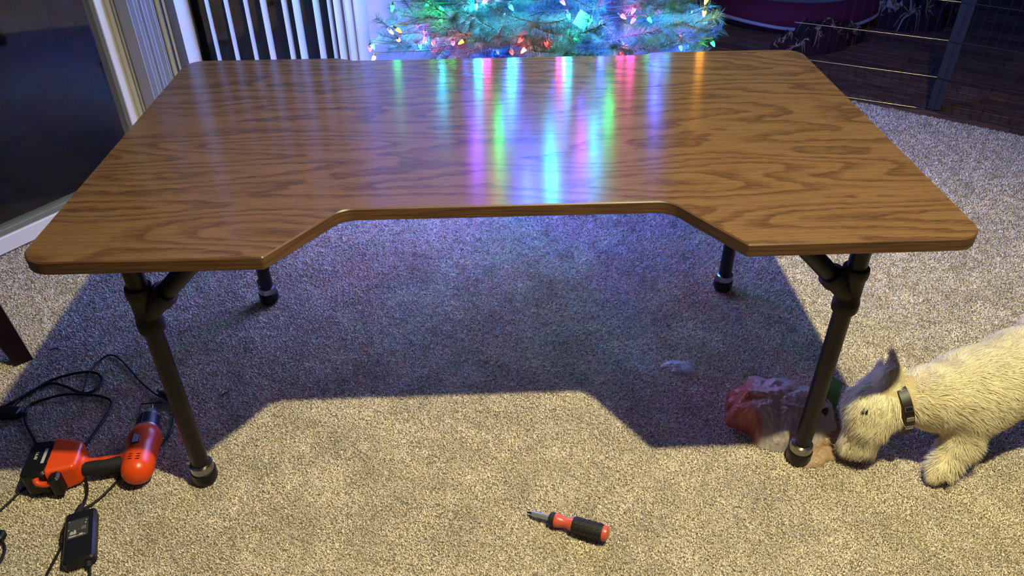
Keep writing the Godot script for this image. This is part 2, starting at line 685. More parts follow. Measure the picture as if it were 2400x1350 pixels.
	for k in 7:
		var o := put("vane", vane, mats.vane, blind)
		var s := -0.03 + k * 0.0165
		var dirn := (left_in * 0.93 + WALL_DIR * (-0.05 + 0.06 * (k % 3))).normalized()
		o.transform = Transform3D(Basis(dirn, Vector3.UP, dirn.cross(Vector3.UP)), WALL_DIR * s + left_in * (0.055 + 0.006 * (k % 2)) + Vector3(0, 0.03, 0))
	st = begin()
	box(st, Transform3D(Basis(WALL_DIR, Vector3.UP, WALL_DIR.cross(Vector3.UP)), left_in * 0.055 + Vector3(0, 2.15, 0) - WALL_DIR * 0.9), Vector3(2.0, 0.05, 0.05), 0.003)
	obj("head_rail", st, mats.vinyl, blind)
	# wall behind the tree with its own glass door
	st = begin()
	upright(st, CORNER - BAY_DIR * 0.05, bay_end, 2.15, 3.4, BAY_IN, 0.12)
	upright(st, CORNER + BAY_DIR * 0.76, bay_end, -0.1, 2.15, BAY_IN, 0.12)
	struct("wall_back", st, mats.white_wall)
	st = begin()
	upright(st, CORNER + BAY_DIR * 0.80 + BAY_IN * 0.012, bay_end + BAY_IN * 0.012, 0.0, 0.09, BAY_IN, 0.012, 0.003)
	struct("baseboard_back", st, mats.vinyl)
	var win2 := Node3D.new()
	win2.name = "window_2"
	win2.set_meta("kind", "structure")
	win2.set_meta("label", "dark glass door behind the open vertical blind")
	add_child(win2)
	for e: Array in [[0.0, 0.030, 0.0, "casing"], [0.030, 0.052, -0.02, "jamb"], [0.056, 0.066, 0.012, "bead"], [0.066, 0.104, -0.01, "jamb"], [0.104, 0.140, -0.03, "stile"], [0.74, 0.79, 0.004, "stile"]]:
		st = begin()
		upright(st, CORNER + BAY_DIR * e[0] + BAY_IN * e[2], CORNER + BAY_DIR * e[1] + BAY_IN * e[2], 0.0, 2.15, BAY_IN, 0.07, 0.003)
		obj(e[3], st, mats.sill if e[3] == "casing" else mats.vinyl, win2)
	st = begin()
	upright(st, CORNER + BAY_DIR * 0.148, CORNER + BAY_DIR * 0.74, 0.0, 0.085, BAY_IN, 0.07, 0.003)
	upright(st, CORNER + BAY_DIR * 0.148, CORNER + BAY_DIR * 0.74, 2.09, 2.15, BAY_IN, 0.07, 0.003)
	obj("rail", st, mats.vinyl, win2)
	st = begin()
	upright(st, CORNER + BAY_DIR * 0.14 - BAY_IN * 0.03, CORNER + BAY_DIR * 0.75 - BAY_IN * 0.03, 0.06, 2.1, BAY_IN, 0.006)
	obj("pane", st, mats.glass, win2)
	var blind2 := thing("vertical_blind", "open white vertical blind with thin edge-on vanes left of the tree", "blind", CORNER + BAY_IN * 0.07)
	for e: Array in [[0.126, -14.0], [0.217, 10.2], [0.287, 7.8], [0.359, 6.5], [0.425, 0.3], [0.505, 0.1], [0.55, -5.8], [0.628, -4.6], [0.682, -1.8]]:
		var o := put("vane", vane, mats.vane, blind2)
		var dd := Vector3(-sin(deg_to_rad(e[1])), 0, -cos(deg_to_rad(e[1])))
		o.transform = Transform3D(Basis(dd, Vector3.UP, dd.cross(Vector3.UP)), BAY_DIR * e[0] + Vector3(0, 0.03, 0))
	for e: Array in [[0.716, -17.0], [0.738, 6.0], [0.752, -6.0], [0.768, -22.0], [0.786, -4.0], [0.806, -24.0]]:
		var o := put("vane", vane, mats.vane, blind2)
		var dd := Vector3(-sin(deg_to_rad(e[1])), 0, -cos(deg_to_rad(e[1])))
		o.transform = Transform3D(Basis(dd, Vector3.UP, dd.cross(Vector3.UP)), BAY_DIR * e[0] + BAY_IN * 0.01 + Vector3(0, 0.03, 0))
	st = begin()
	box(st, Transform3D(Basis(BAY_DIR, Vector3.UP, BAY_DIR.cross(Vector3.UP)), BAY_DIR * 0.45 + Vector3(0, 2.15, 0)), Vector3(0.8, 0.05, 0.05), 0.003)
	obj("head_rail", st, mats.vinyl, blind2)
	# night outside: deck and board fence
	st = begin()
	box(st, Transform3D(Basis(), Vector3(-3.5, -0.2, -2.6)), Vector3(9, 0.1, 9))
	var deck := struct("floor", st, mats.night_deck)
	deck.set_meta("label", "dark deck outside the glass")
	var fence := thing("board_fence", "brown board fence dimly seen through the slanted dark glass", "fence", WALL_FOOT - EDGE_DIR * 1.6 - Vector3(0, 0.15, 0))
	for k in 22:
		st = begin()
		box(st, Transform3D(Basis(WALL_DIR, Vector3.UP, WALL_DIR.cross(Vector3.UP)), WALL_DIR * (-1.6 + k * 0.15) + Vector3(0, 1.05 + 0.006 * (k % 3), 0)), Vector3(0.138, 1.5, 0.02), 0.002)
		obj("board", st, mats.fence, fence)
	st = begin()
	for y: float in [0.45, 1.6]:
		box(st, Transform3D(Basis(WALL_DIR, Vector3.UP, WALL_DIR.cross(Vector3.UP)), EDGE_DIR * -0.03 + Vector3(0, y, 0)), Vector3(3.6, 0.09, 0.04), 0.002)
	obj("rail", st, mats.fence, fence)
	for k in 3:
		st = begin()
		box(st, Transform3D(Basis(), WALL_DIR * (-1.5 + k * 1.5) - EDGE_DIR * 0.09 + Vector3(0, 0.9, 0)), Vector3(0.09, 1.8, 0.09), 0.002)
		obj("post", st, mats.fence, fence)

func carpet_pile(carpet: Node3D) -> void:
	# cut pile: small tufts of three leaning yarn ends on the part of the carpet that can be seen
	var st := begin()
	flat(st)
	for k in 3:
		var a := TAU * k / 3.0
		var d := Vector3(cos(a), 0, sin(a))
		var s := Vector3(-d.z, 0, d.x) * 0.0011
		var p := d * 0.0008
		var q := d * (0.0034 + 0.0006 * k) + Vector3(0, 0.0044 + 0.0006 * k, 0)
		var m := (p + q) * 0.5 - d * 0.0006
		quad(st, p - s, p + s, m + s * 1.1, m - s * 1.1)
		quad(st, m - s * 1.1, m + s * 1.1, q + s * 0.5, q - s * 0.5)
	st.generate_normals()
	var mm := MultiMesh.new()
	mm.transform_format = MultiMesh.TRANSFORM_3D
	mm.use_colors = true
	mm.mesh = st.commit()
	var r := RandomNumberGenerator.new()
	r.seed = 11
	var patch := FastNoiseLite.new()
	patch.seed = 3
	patch.frequency = 6.0
	var lay := FastNoiseLite.new()
	lay.seed = 8
	lay.frequency = 22.0
	var xs: Array[Transform3D] = []
	var cs: Array[Color] = []
	var z := -2.05
	while z < 1.0:
		var step := lerpf(0.0078, 0.0050, clampf((z + 1.2) / 1.8, 0.0, 1.0))
		var half := lerpf(2.65, 1.35, clampf((z + 1.6) / 2.5, 0.0, 1.0))
		var x := -half
		while x < half:
			var p := Vector3(x + r.randf() * step, -0.0045, z + r.randf() * step)
			x += step
			if (p - WALL_FOOT).dot(EDGE_DIR) < 0.004 or (p - CARPET_EDGE).dot(Vector3(EDGE_DIR.z, 0, -EDGE_DIR.x)) > -0.002 or (p - CORNER).dot(BAY_IN) < 0.015:
				continue
			var tilt := Vector3(lay.get_noise_2d(p.x, p.z) * 0.9 + r.randf_range(-0.35, 0.35), 1.0, lay.get_noise_2d(p.x + 5.0, p.z) * 0.9 + r.randf_range(-0.35, 0.35)).normalized()
			var side := tilt.cross(Vector3(cos(r.randf() * TAU), 0, sin(r.randf() * TAU))).normalized()
			var k := r.randf_range(0.85, 1.15) * step / 0.005
			xs.append(Transform3D(Basis(side * k, tilt * r.randf_range(0.85, 1.15), side.cross(tilt) * k), p))
			var tone := 0.80 + 0.22 * r.randf() + 0.24 * patch.get_noise_2d(p.x, p.z)
			var u := r.randf()
			if u < 0.10:
				tone *= 0.62
			elif u > 0.93:
				tone *= 1.35
			cs.append(Color(0.80 * tone, 0.695 * tone, 0.575 * tone))
		z += step
	mm.instance_count = xs.size()
	for k in xs.size():
		mm.set_instance_transform(k, xs[k])
		mm.set_instance_color(k, cs[k])
	var o := MultiMeshInstance3D.new()
	o.name = "pile"
	o.multimesh = mm
	var m := plain(Color.WHITE, 0.6, 0.0, 0.35)
	m.vertex_color_use_as_albedo = true
	o.material_override = m
	o.set_meta("kind", "stuff")
	carpet.add_child(o)

func vane_mesh(width: float) -> ArrayMesh:
	var st := begin()
	var pts := PackedVector2Array()
	var n := 6
	for k in n + 1:
		var t := float(k) / n * 2.0 - 1.0
		pts.append(Vector2(t * width * 0.5, 0.006 * (1.0 - t * t)))
	for k in n + 1:
		var t := 1.0 - float(k) / n * 2.0
		pts.append(Vector2(t * width * 0.5, 0.006 * (1.0 - t * t) - 0.0012))
	prism(st, pts, 0.0, 2.1)
	st.generate_normals()
	return st.commit()

func ceiling_lamp(color: Color, energy: float) -> void:
	# a hanging downlight: opaque shade, bulb in its mouth, its light thrown downwards
	var o := thing("ceiling_lamp", "hanging downlight with a warm bulb above the viewer", "lamp", LAMP)
	var st := begin()
	lathe(st, Transform3D(Basis(), Vector3.ZERO), [Vector2(0.0, 0.35), Vector2(0.06, 0.35), Vector2(0.06, 0.335), Vector2(0.008, 0.325), Vector2(0.008, 0.13), Vector2(0.03, 0.12), Vector2(0.05, 0.06), Vector2(0.053, 0.06), Vector2(0.033, 0.124), Vector2(0.0, 0.126)], 24)
	obj("shade", st, plain(Color(0.6, 0.5, 0.35), 0.35, 0.8), o)
	st = begin()
	ball(st, Vector3(0, 0.05, 0), Vector3.ONE * 0.036, 12, 16)
	var m := plain(color)
	m.emission_enabled = true
	m.emission = color
	m.emission_energy_multiplier = 6.0
	obj("bulb", st, m, o)
	var l := SpotLight3D.new()
	l.name = "light"
	l.light_color = color
	l.light_energy = energy
	l.light_size = 0.035
	l.spot_range = 20.0
	l.spot_attenuation = 2.0
	l.spot_angle = 56.0
	l.spot_angle_attenuation = 1.0
	l.shadow_enabled = true
	l.position = Vector3(0, 0.005, 0)
	l.basis = Basis.looking_at(Vector3(-0.08, -1.0, -0.16), Vector3.RIGHT)
	o.add_child(l)

# ====================================================================== table
func build_table() -> void:
	var t := thing("oak_table", "large stained oak table with notched long sides on black pipe legs", "table")
	var poly := rounded([Vector2(-0.918, -0.535), Vector2(-0.474, -0.535), Vector2(-0.425, -0.512), Vector2(0.43, -0.512), Vector2(0.474, -0.535), Vector2(0.918, -0.535), Vector2(0.918, 0.537), Vector2(0.452, 0.538), Vector2(0.338, 0.366), Vector2(-0.338, 0.366), Vector2(-0.462, 0.538), Vector2(-0.918, 0.537)],
		[0.055, 0.02, 0.03, 0.03, 0.02, 0.055, 0.055, 0.008, 0.05, 0.05, 0.008, 0.055], 8)
	var st := begin()
	prism(st, poly, TOP - 0.029, TOP, 0.0025, Transform3D(), 1, Vector2(1.84, 1.08))
	obj("tabletop", st, mats.oak, t)
	st = begin()
	prism(st, poly, TOP - 0.029, TOP, 0.0025, Transform3D(), 2)
	obj("edge_band", st, mats.oak_edge, t)
	for s: Array in [[-1, 1], [1, 1], [-1, -1], [1, -1]]:
		var sx: float = s[0]
		var at := Vector3(-0.014 + sx * 0.76, 0, 0.0386 + s[1] * 0.3776)
		var leg := Node3D.new()
		leg.name = "leg"
		leg.position = at
		t.add_child(leg, true)
		var xf := Transform3D(Basis(), Vector3.ZERO)
		st = begin()
		lathe(st, xf, [Vector2(0.0205, 0.03), Vector2(0.0205, TOP - 0.04)], 24)
		obj("pipe", st, mats.pipe, leg)
		# flange under the top
		st = begin()
		lathe(st, xf, [Vector2(0.0, TOP - 0.03), Vector2(0.048, TOP - 0.0295), Vector2(0.048, TOP - 0.038), Vector2(0.030, TOP - 0.041), Vector2(0.027, TOP - 0.06), Vector2(0.0205, TOP - 0.061)], 24)
		obj("flange", st, mats.fitting, leg)
		# 45 degree wye fitting with its banded collars
		st = begin()
		lathe(st, xf, [Vector2(0.0205, 0.490), Vector2(0.0275, 0.491), Vector2(0.0285, 0.497), Vector2(0.0285, 0.517), Vector2(0.0255, 0.522), Vector2(0.0255, 0.578), Vector2(0.0285, 0.583), Vector2(0.0285, 0.600), Vector2(0.0272, 0.605), Vector2(0.0205, 0.606)], 24)
		var out := Vector3(-sx, 1.0, 0).normalized()
		var arm := Transform3D(Basis(out.cross(Vector3.BACK), out, Vector3.BACK), Vector3(0, 0.535, 0))
		lathe(st, arm, [Vector2(0.0, 0.0), Vector2(0.025, 0.0), Vector2(0.025, 0.048), Vector2(0.0285, 0.053), Vector2(0.0285, 0.074), Vector2(0.027, 0.078), Vector2(0.0205, 0.079)], 24)
		obj("wye_fitting", st, mats.fitting, leg)
		st = begin()
		lathe(st, arm, [Vector2(0.0205, 0.06), Vector2(0.0205, 0.27)], 24)
		obj("brace", st, mats.pipe, leg)
		st = begin()
		lathe(st, Transform3D(Basis(), Vector3(-sx * 0.185, 0, 0)), [Vector2(0.0, TOP - 0.03), Vector2(0.045, TOP - 0.0295), Vector2(0.045, TOP - 0.037), Vector2(0.02, TOP - 0.042)], 20)
		obj("brace_flange", st, mats.fitting, leg)
		st = begin()
		lathe(st, xf, [Vector2(0.0205, 0.062), Vector2(0.0272, 0.060), Vector2(0.0282, 0.054), Vector2(0.0282, 0.040), Vector2(0.0205, 0.039)], 24)
		obj("collar", st, mats.steel, leg)
		st = begin()
		lathe(st, xf, [Vector2(0.0205, 0.041), Vector2(0.0285, 0.041), Vector2(0.031, 0.038), Vector2(0.031, 0.012), Vector2(0.027, 0.003), Vector2(0.018, 0.0), Vector2(0.0, 0.0)], 24)
		obj("cap", st, mats.foot, leg)
		if sx < 0 and s[1] < 0:
			st = begin()
			box(st, Transform3D(Basis(Vector3.UP, 0.4), Vector3(-0.016, 0.085, 0.0125)), Vector3(0.014, 0.026, 0.002), 0.0005)
			obj("paper_sticker", st, plain(Color(0.45, 0.42, 0.38), 0.7), leg)

# ====================================================================== tree
const TREE := Vector3(0.215, 0, -1.17)

func branch_mesh(sd: int, length: float) -> ArrayMesh:
	var r := RandomNumberGenerator.new()
	r.seed = sd
	var stem := begin()
	var nv := PackedVector3Array()
	var nn := PackedVector3Array()
	var main := PackedVector3Array()
	for k in 7:
		var t := k / 6.0
		main.append(Vector3(t * length, 0.10 * t * t * length + r.randf_range(-0.006, 0.006), r.randf_range(-0.01, 0.01)))
	tube(stem, main, [0.005, 0.0045, 0.004, 0.004, 0.003, 0.003, 0.002], 5, false)
	var twigs: Array[PackedVector3Array] = [main]
	var count := 5
	for k in count:
		for sg: float in [-1.0, 1.0]:
			var t := 0.28 + 0.62 * (k + r.randf() * 0.5) / count
			var base := main[0].lerp(main[6], t)
			var l := length * (0.44 - 0.24 * t) * r.randf_range(0.85, 1.15)
			var dir := Vector3(0.75, r.randf_range(-0.35, 0.35), sg * r.randf_range(0.55, 0.95)).normalized()
			var tw := PackedVector3Array()
			for j in 4:
				tw.append(base + dir * l * j / 3.0 + Vector3(0, 0.02 * (j / 3.0) ** 2, 0))
			tube(stem, tw, [0.003, 0.0025, 0.002, 0.0015], 4, false)
			twigs.append(tw)
	for i in twigs.size():
		var tw := twigs[i]
		for k in tw.size() - 1:
			var p := tw[k]
			var q := tw[k + 1]
			if i == 0 and k < 1:
				continue
			var d := (q - p).normalized()
			var nx := d.cross(Vector3.UP).normalized()
			var ny := nx.cross(d)
			var cnt := int(p.distance_to(q) * 1250.0)
			for j in cnt:
				var at := p.lerp(q, (j + r.randf()) / cnt)
				var ph := r.randf() * TAU
				var side := nx * cos(ph) + ny * sin(ph)
				var nd := (d * r.randf_range(0.45, 0.9) + side).normalized()
				var l := r.randf_range(0.026, 0.046)
				var w := nd.cross(d).normalized() * 0.00085
				var w2 := nd.cross(w).normalized() * 0.00085
				var tip := at + nd * l
				var c := [at + w, at - w * 0.5 + w2 * 0.87, at - w * 0.5 - w2 * 0.87]
				for e in 3:
					var a: Vector3 = c[e]
					var b: Vector3 = c[(e + 1) % 3]
					nv.append_array([a, tip, b])
					var nrm := ((a + b) * 0.5 - at).normalized()
					nn.append_array([nrm, nrm, nrm])
	stem.generate_normals()
	var m := stem.commit()
	var arr := []
	arr.resize(Mesh.ARRAY_MAX)
	arr[Mesh.ARRAY_VERTEX] = nv
	arr[Mesh.ARRAY_NORMAL] = nn
	m.add_surface_from_arrays(Mesh.PRIMITIVE_TRIANGLES, arr)
	m.surface_set_material(0, mats.bark)
	m.surface_set_material(1, mats.needle)
	return m

func bulb_hues() -> Dictionary:
	return {"g": [Color(0.05, 1.0, 0.42), "green"], "c": [Color(0.10, 0.80, 1.0), "cyan"], "b": [Color(0.20, 0.36, 1.0), "blue"], "r": [Color(1.0, 0.12, 0.10), "red"], "m": [Color(1.0, 0.22, 0.65), "pink"],
		"o": [Color(1.0, 0.42, 0.10), "orange"], "y": [Color(1.0, 0.85, 0.25), "yellow"], "p": [Color(1.0, 0.45, 0.5), "salmon pink"], "v": [Color(0.62, 0.18, 1.0), "violet"]}

func bulb_places() -> Dictionary:
	return {
		"g": "-.34,.79,-.90 -.22,.79,-.94 -.18,.76,-.87 -.18,.79,-.88 .25,.74,-.69 .30,.79,-.72 .51,.76,-.82 .74,.67,-.84 -.16,.99,-1.09 .03,.99,-1.08 .01,1.13,-.85 .01,1.27,-.91 .23,.99,-1.06 .40,1.13,-.87 .40,1.06,-.84 .53,.99,-1.09 .12,.56,-.74",
		"c": "-.06,.82,-.79 .05,.83,-.74 -.43,.64,-.97 -.26,.65,-.93 .23,.81,-.71 .61,.77,-.96 -.20,.99,-1.13 .19,1.20,-.83 .21,1.38,-.89 .35,1.16,-.85 .37,1.27,-.91 .57,.99,-1.09",
		"m": "-.03,.84,-.78 -.44,.63,-.97 -.27,.70,-1.0 -.14,.70,-.80 .21,.85,-.72 .41,.79,-.76 .45,.80,-.79 .45,.77,-.78 .31,1.21,-.85",
		"o": "-.32,.74,-.82 -.32,.71,-.81 -.11,.71,-.78 .71,.80,-.88 .42,.70,-.73 0,1.51,-1.03 .46,.99,-1.07",
		"r": "-.31,.64,-1.05 -.21,.68,-.87 .08,.74,-.70 .05,.70,-.70 .16,.73,-.69 .66,.65,-.97 .41,.68,-.72 .14,.99,-1.0",
		"b": ".02,.52,-.95 .34,.53,-.94 .56,.54,-1.0 -.15,.54,-1.0 -.35,.72,-.87 .34,.78,-.73 .66,.62,-.95 .41,.71,-.73 .09,.99,-1.12 .12,1.45,-.92",
		"B": ".76,.66,-1.22 .84,.60,-1.30 .72,.95,-1.42", "y": "-.42,.62,-.90 .70,.77,-.85", "p": ".09,.71,-.69 .65,.70,-.98", "v": "-.24,.70,-.92 -.24,.68,-.91 -.07,1.20,-.95 -.08,1.32,-1.02 -.30,.55,-.86 .46,.56,-.80"}

func build_tree() -> void:
	mats.bark = plain(Color(0.16, 0.12, 0.08), 0.9)
	var nd := plain(Color(0.16, 0.33, 0.29), 0.55)
	nd.backlight_enabled = true
	nd.backlight = Color(0.10, 0.16, 0.10)
	mats.needle = nd
	var t := thing("christmas_tree", "artificial green christmas tree with lit colored bulbs standing behind the table", "tree", TREE)
	var st := begin()
	tube(st, PackedVector3Array([Vector3(0, 0.04, 0), Vector3(0, 1.2, 0), Vector3(0, 2.15, 0)]), [0.02, 0.018, 0.006], 12)
	obj("trunk", st, mats.bark, t)
	st = begin()
	for k in 4:
		var d := Vector3(cos(k * PI / 2 + 0.4), 0, sin(k * PI / 2 + 0.4))
		tube(st, PackedVector3Array([Vector3(0, 0.16, 0), d * 0.18 + Vector3(0, 0.05, 0), d * 0.27 + Vector3(0, 0.012, 0)]), [0.012], 8)
	lathe(st, Transform3D(), [Vector2(0.0, 0.24), Vector2(0.03, 0.24), Vector2(0.03, 0.1), Vector2(0.0, 0.1)], 12)
	obj("stand", st, plain(Color(0.1, 0.2, 0.12), 0.5, 0.3), t)
	var kinds: Array[ArrayMesh] = []
	for k in 4:
		kinds.append(branch_mesh(100 + k, 0.6))
	var h := 0.50
	var tier := 0
	while h < 2.1:
		var reach := 0.66 * (1.0 - (h - 0.5) / 1.75)
		var n := maxi(4, int(17.0 * reach / 0.66 + 1.0))
		for k in n:
			var o := MeshInstance3D.new()
			o.name = "branch"
			o.mesh = kinds[rng.randi() % 4]
			t.add_child(o, true)
			var ang := TAU * (k + 0.5 * (tier % 2) + rng.randf_range(-0.25, 0.25)) / n
			var s := reach / 0.62 * rng.randf_range(0.86, 1.05)
			if Vector3(cos(ang), 0, -sin(ang)).dot(-BAY_IN) > 0.6:
				s *= 0.86
			var tilt := rng.randf_range(-0.12, 0.20) + 0.15 * (h - 0.5)
			o.transform = Transform3D(Basis(Vector3.UP, ang) * Basis(Vector3.BACK, tilt) * Basis(Vector3.RIGHT, rng.randf() * 0.6 - 0.3) * Basis().scaled(Vector3(s, lerpf(s, 1.0, 0.5), lerpf(s, 1.0, 0.5))), Vector3(0, h + rng.randf_range(-0.03, 0.03), 0))
		h += 0.085
		tier += 1
	# paper tag left on a branch
	st = begin()
	box(st, frame(Vector3(0.06, 0.79, 0.44), Vector3(0.8, -0.5, 0.1), Vector3(0.4, 0.8, -0.4)), Vector3(0.04, 0.05, 0.0015), 0.0004)
	var tg := tag(obj("paper_tag", st, plain(Color(0.30, 0.30, 0.31), 0.7)), "small pale paper tag hanging among the tree branches", "tag")
	tg.position = TREE
	# light string: wire and faceted bulbs
	var s := thing("light_string", "string of glowing multicolored bulbs wound round the christmas tree", "lights")
	var hues := bulb_hues()
	var places := bulb_places()
	var bm := begin()
	lathe(bm, Transform3D(), [Vector2(0.0, -0.016), Vector2(0.0035, -0.012), Vector2(0.0068, 0.0), Vector2(0.0062, 0.005), Vector2(0.0, 0.007)], 8)
	bm.generate_normals()
	var bulb := bm.commit()
	bm = begin()
	lathe(bm, Transform3D(), [Vector2(0.0, 0.005), Vector2(0.0042, 0.005), Vector2(0.0042, 0.018), Vector2(0.0, 0.019)], 8)
	bm.generate_normals()
	var cap := bm.commit()
	var green := plain(Color(0.03, 0.10, 0.05), 0.5)
	var all: Array[Vector3] = []
	for k in 64:       # the winding goes on over the back and the inside of the tree, mostly blue
		var hh := 0.58 + 1.4 * (k + 0.5) / 64.0
		var an := k * 2.39996
		var rr := 0.63 * (1.0 - (hh - 0.5) / 1.75) * (0.45 + 0.5 * fmod(k * 0.618, 1.0))
		if sin(an) > 0.2:
			rr *= 0.62
		places["B"] += " %.2f,%.2f,%.2f" % [TREE.x + cos(an) * rr, hh, TREE.z + sin(an) * rr]
	hues["B"] = hues["b"]
	for key: String in hues:
		var col: Color = hues[key][0]
		var m := plain(col, 0.3)
		m.emission_enabled = true
		m.emission = col.lerp(Color.WHITE, 0.15)
		m.emission_energy_multiplier = 5.0
		for w in (places[key] as String).split(" "):
			var f := w.split_floats(",")
			var p := Vector3(f[0], f[1], f[2])
			all.append(p)
			var o := put("bulb", bulb, m, s)
			o.position = p
			o.rotation = Vector3(rng.randf_range(-0.9, 0.9), rng.randf() * TAU, rng.randf_range(-0.9, 0.9))
			o.set_meta("label", "glowing %s bulb" % hues[key][1])
			put("base", cap, green, o)
			var l := OmniLight3D.new()
			l.name = "bulb_light"
			l.light_color = col
			l.light_energy = BULB * (3.6 if key == "B" else 3.4 if key == "b" else 1.8 if key == "c" else 0.9 if key == "v" else 0.6 if key == "m" else 0.6 if key == "g" else 0.45)
			l.light_size = 0.011
			l.omni_range = 8.0
			l.omni_attenuation = 2.0
			l.shadow_enabled = true
			l.position = p
			s.add_child(l, true)
	# wire: bulbs joined in order of height, swung round the trunk
	all.sort_custom(func(u: Vector3, v: Vector3) -> bool: return u.y + 0.05 * atan2(u.z - TREE.z, u.x - TREE.x) < v.y + 0.05 * atan2(v.z - TREE.z, v.x - TREE.x))
	st = begin()
	for k in all.size() - 1:
		var a := all[k] + Vector3(0, 0.016, -0.004)
		var b := all[k + 1] + Vector3(0, 0.016, -0.004)
		var mid := (a + b) * 0.5
		var flat_in := Vector3(TREE.x - mid.x, -0.05, TREE.z - mid.z)
		mid += flat_in * 0.3 + Vector3(0, -0.02, 0)
		tube(st, curve([a, mid, b], 0.05), [0.0014], 4, false)
	obj("wire", st, green, s)
const BULB := 0.08

# ====================================================================== pen, bed, hardwood corner
func build_pen_side() -> void:
	var post := Vector3(2.146, -0.01, -1.784)
	var u := Vector3(0.892, 0, 0.452)
	var u2 := Vector3(0.80, 0, 0.60)
	var pen := thing("wire_pen", "wire mesh pet pen standing on the hardwood beside the carpet", "pen", post)
	var bright := plain(Color(0.80, 0.76, 0.62), 0.25, 0.9)
	var dull := plain(Color(0.24, 0.22, 0.21), 0.5, 0.6)
	var heights := [0.012, 0.175, 0.352, 0.528, 0.70]
	for side in 2:
		var d := -u if side == 0 else u2
		var len := 0.70 if side == 0 else 0.9
		for h: float in heights:
			var st := begin()
			var a := d * (0.0 if h > 0.1 else 0.045) + Vector3(0, h, 0)
			tube(st, PackedVector3Array([a, d * len + Vector3(0, h, 0)]), [0.0022], 8)
			ball(st, a, Vector3.ONE * 0.0035, 6, 8)
			ball(st, d * len + Vector3(0, h, 0), Vector3.ONE * 0.0045, 6, 8)
			obj("horizontal_wire", st, bright if side == 0 else dull, pen)
		for k in int(len / 0.0415):
			var st := begin()
			var b := d * (0.03 + k * 0.0415) + Vector3(0, 0.0, -0.003)
			tube(st, PackedVector3Array([b + Vector3(0, 0.01, 0), b + Vector3(0, 0.705, 0)]), [0.0012], 6)
			obj("vertical_wire", st, dull, pen)
	var hook := begin()
	tube(hook, curve([-u * 0.05 + Vector3(0, 0.012, 0), -u * 0.02 + Vector3(0, 0.022, 0.004), u * 0.02 + Vector3(0, 0.018, 0.006), u * 0.008 + Vector3(0, 0.008, 0.012)], 0.006), [0.0022], 6)
	obj("hook", hook, dull, pen)
	var strip := begin()
	box(strip, Transform3D(Basis(u, Vector3.UP, u.cross(Vector3.UP)), u * 0.035 + Vector3(0, 0.36, -0.012)), Vector3(0.062, 0.70, 0.008), 0.003)
	obj("corner_strip", strip, plain(Color(0.20, 0.185, 0.18), 0.8), pen)

	# round bed in the pen
	var bed := thing("pet_bed", "round dark red pet bed with white piping and pale fleece middle behind the wire pen", "pet bed", Vector3(1.99, -0.01, -3.32))
	var cloth := plain(Color(0.42, 0.10, 0.20), 0.85)
	cloth.rim_enabled = true
	cloth.rim = 0.3
	var st := begin()
	var prof: Array = []
	for k in 15:
		var t := PI * 1.05 - k * PI * 1.25 / 14.0
		prof.append(Vector2(0.40 + 0.10 * cos(-t + PI), 0.085 + 0.085 * sin(t)))
	var bprof: Array = []
	for k in 17:
		var t := -PI / 2 + k * PI * 1.25 / 16.0
		bprof.append(Vector2(0.40 + 0.105 * cos(t), 0.09 + 0.09 * sin(t)))
	lathe(st, Transform3D(Basis().scaled(Vector3(1.05, 1, 0.77)), Vector3.ZERO), bprof, 40)
	obj("bolster", st, cloth, bed)
	st = begin()
	var ring := PackedVector3Array()
	for k in 49:
		var f := TAU * k / 48
		ring.append(Vector3(cos(f) * 0.53, 0.055 + 0.012 * sin(f * 3.0), sin(f) * 0.395))
	tube(st, ring, [0.011], 8, false)
	obj("piping", st, plain(Color(0.75, 0.73, 0.72), 0.8), bed)
	st = begin()
	lathe(st, Transform3D(Basis().scaled(Vector3(1.05, 1, 0.77)), Vector3.ZERO), [Vector2(0.40, 0.14), Vector2(0.33, 0.10), Vector2(0.2, 0.08), Vector2(0.0, 0.075)], 32)
	var fleece := plain(Color(0.72, 0.70, 0.66), 0.95)
	fleece.heightmap_enabled = true
	fleece.heightmap_texture = noise_tex(FastNoiseLite.TYPE_SIMPLEX, 0.06, [], 256, 3, 8)
	fleece.heightmap_scale = 1.5
	world_map(fleece, 3.0)
	obj("fleece", st, fleece, bed)
	# printed blanket: crumpled heaps against the bed
	var print_mat := plain(Color.WHITE, 0.9)
	print_mat.albedo_texture = frond_print()
	heap("printed_blanket", "dark red blanket with tan frond print crumpled at the bed's front", Vector3(1.95, 0, -2.76), Vector2(0.34, 0.12), 0.13, 0.42, 41, print_mat)
	heap("printed_blanket", "dark red blanket with tan frond print heaped right of the pet bed", Vector3(2.74, 0, -3.22), Vector2(0.32, 0.22), 0.20, 0.5, 47, print_mat)

func frond_print() -> ImageTexture:
	var im := Image.create(512, 512, false, Image.FORMAT_RGB8)
	im.fill(Color(0.20, 0.05, 0.09))
	var r := RandomNumberGenerator.new()
	r.seed = 4
	for f in 9:
		var c := Vector2(r.randf() * 512, r.randf() * 512)
		var turn := r.randf() * TAU
		for y in range(-70, 70):          # dark green patch under the frond
			for x in range(-70, 70):
				if Vector2(x, y * 1.4).length() < 62.0:
					im.set_pixel(posmod(int(c.x) + x, 512), posmod(int(c.y) + y, 512), Color(0.07, 0.08, 0.08))
		for k in 9:
			var a := turn + (k - 4) * 0.33
			var d := Vector2(cos(a), sin(a))
			var bend := Vector2(-d.y, d.x) * (k - 4) * 0.11
			var col := Color(0.62, 0.50, 0.33) if k % 3 else Color(0.74, 0.68, 0.56)
			for j in 80:
				var p := c + d * j + bend * j * j / 40.0
				var w := 1 + int(3.2 * sin(PI * j / 80.0))
				for yy in range(-w, w + 1):
					for xx in range(-w, w + 1):
						im.set_pixel(posmod(int(p.x) + xx, 512), posmod(int(p.y) + yy, 512), col)
	return ImageTexture.create_from_image(im)

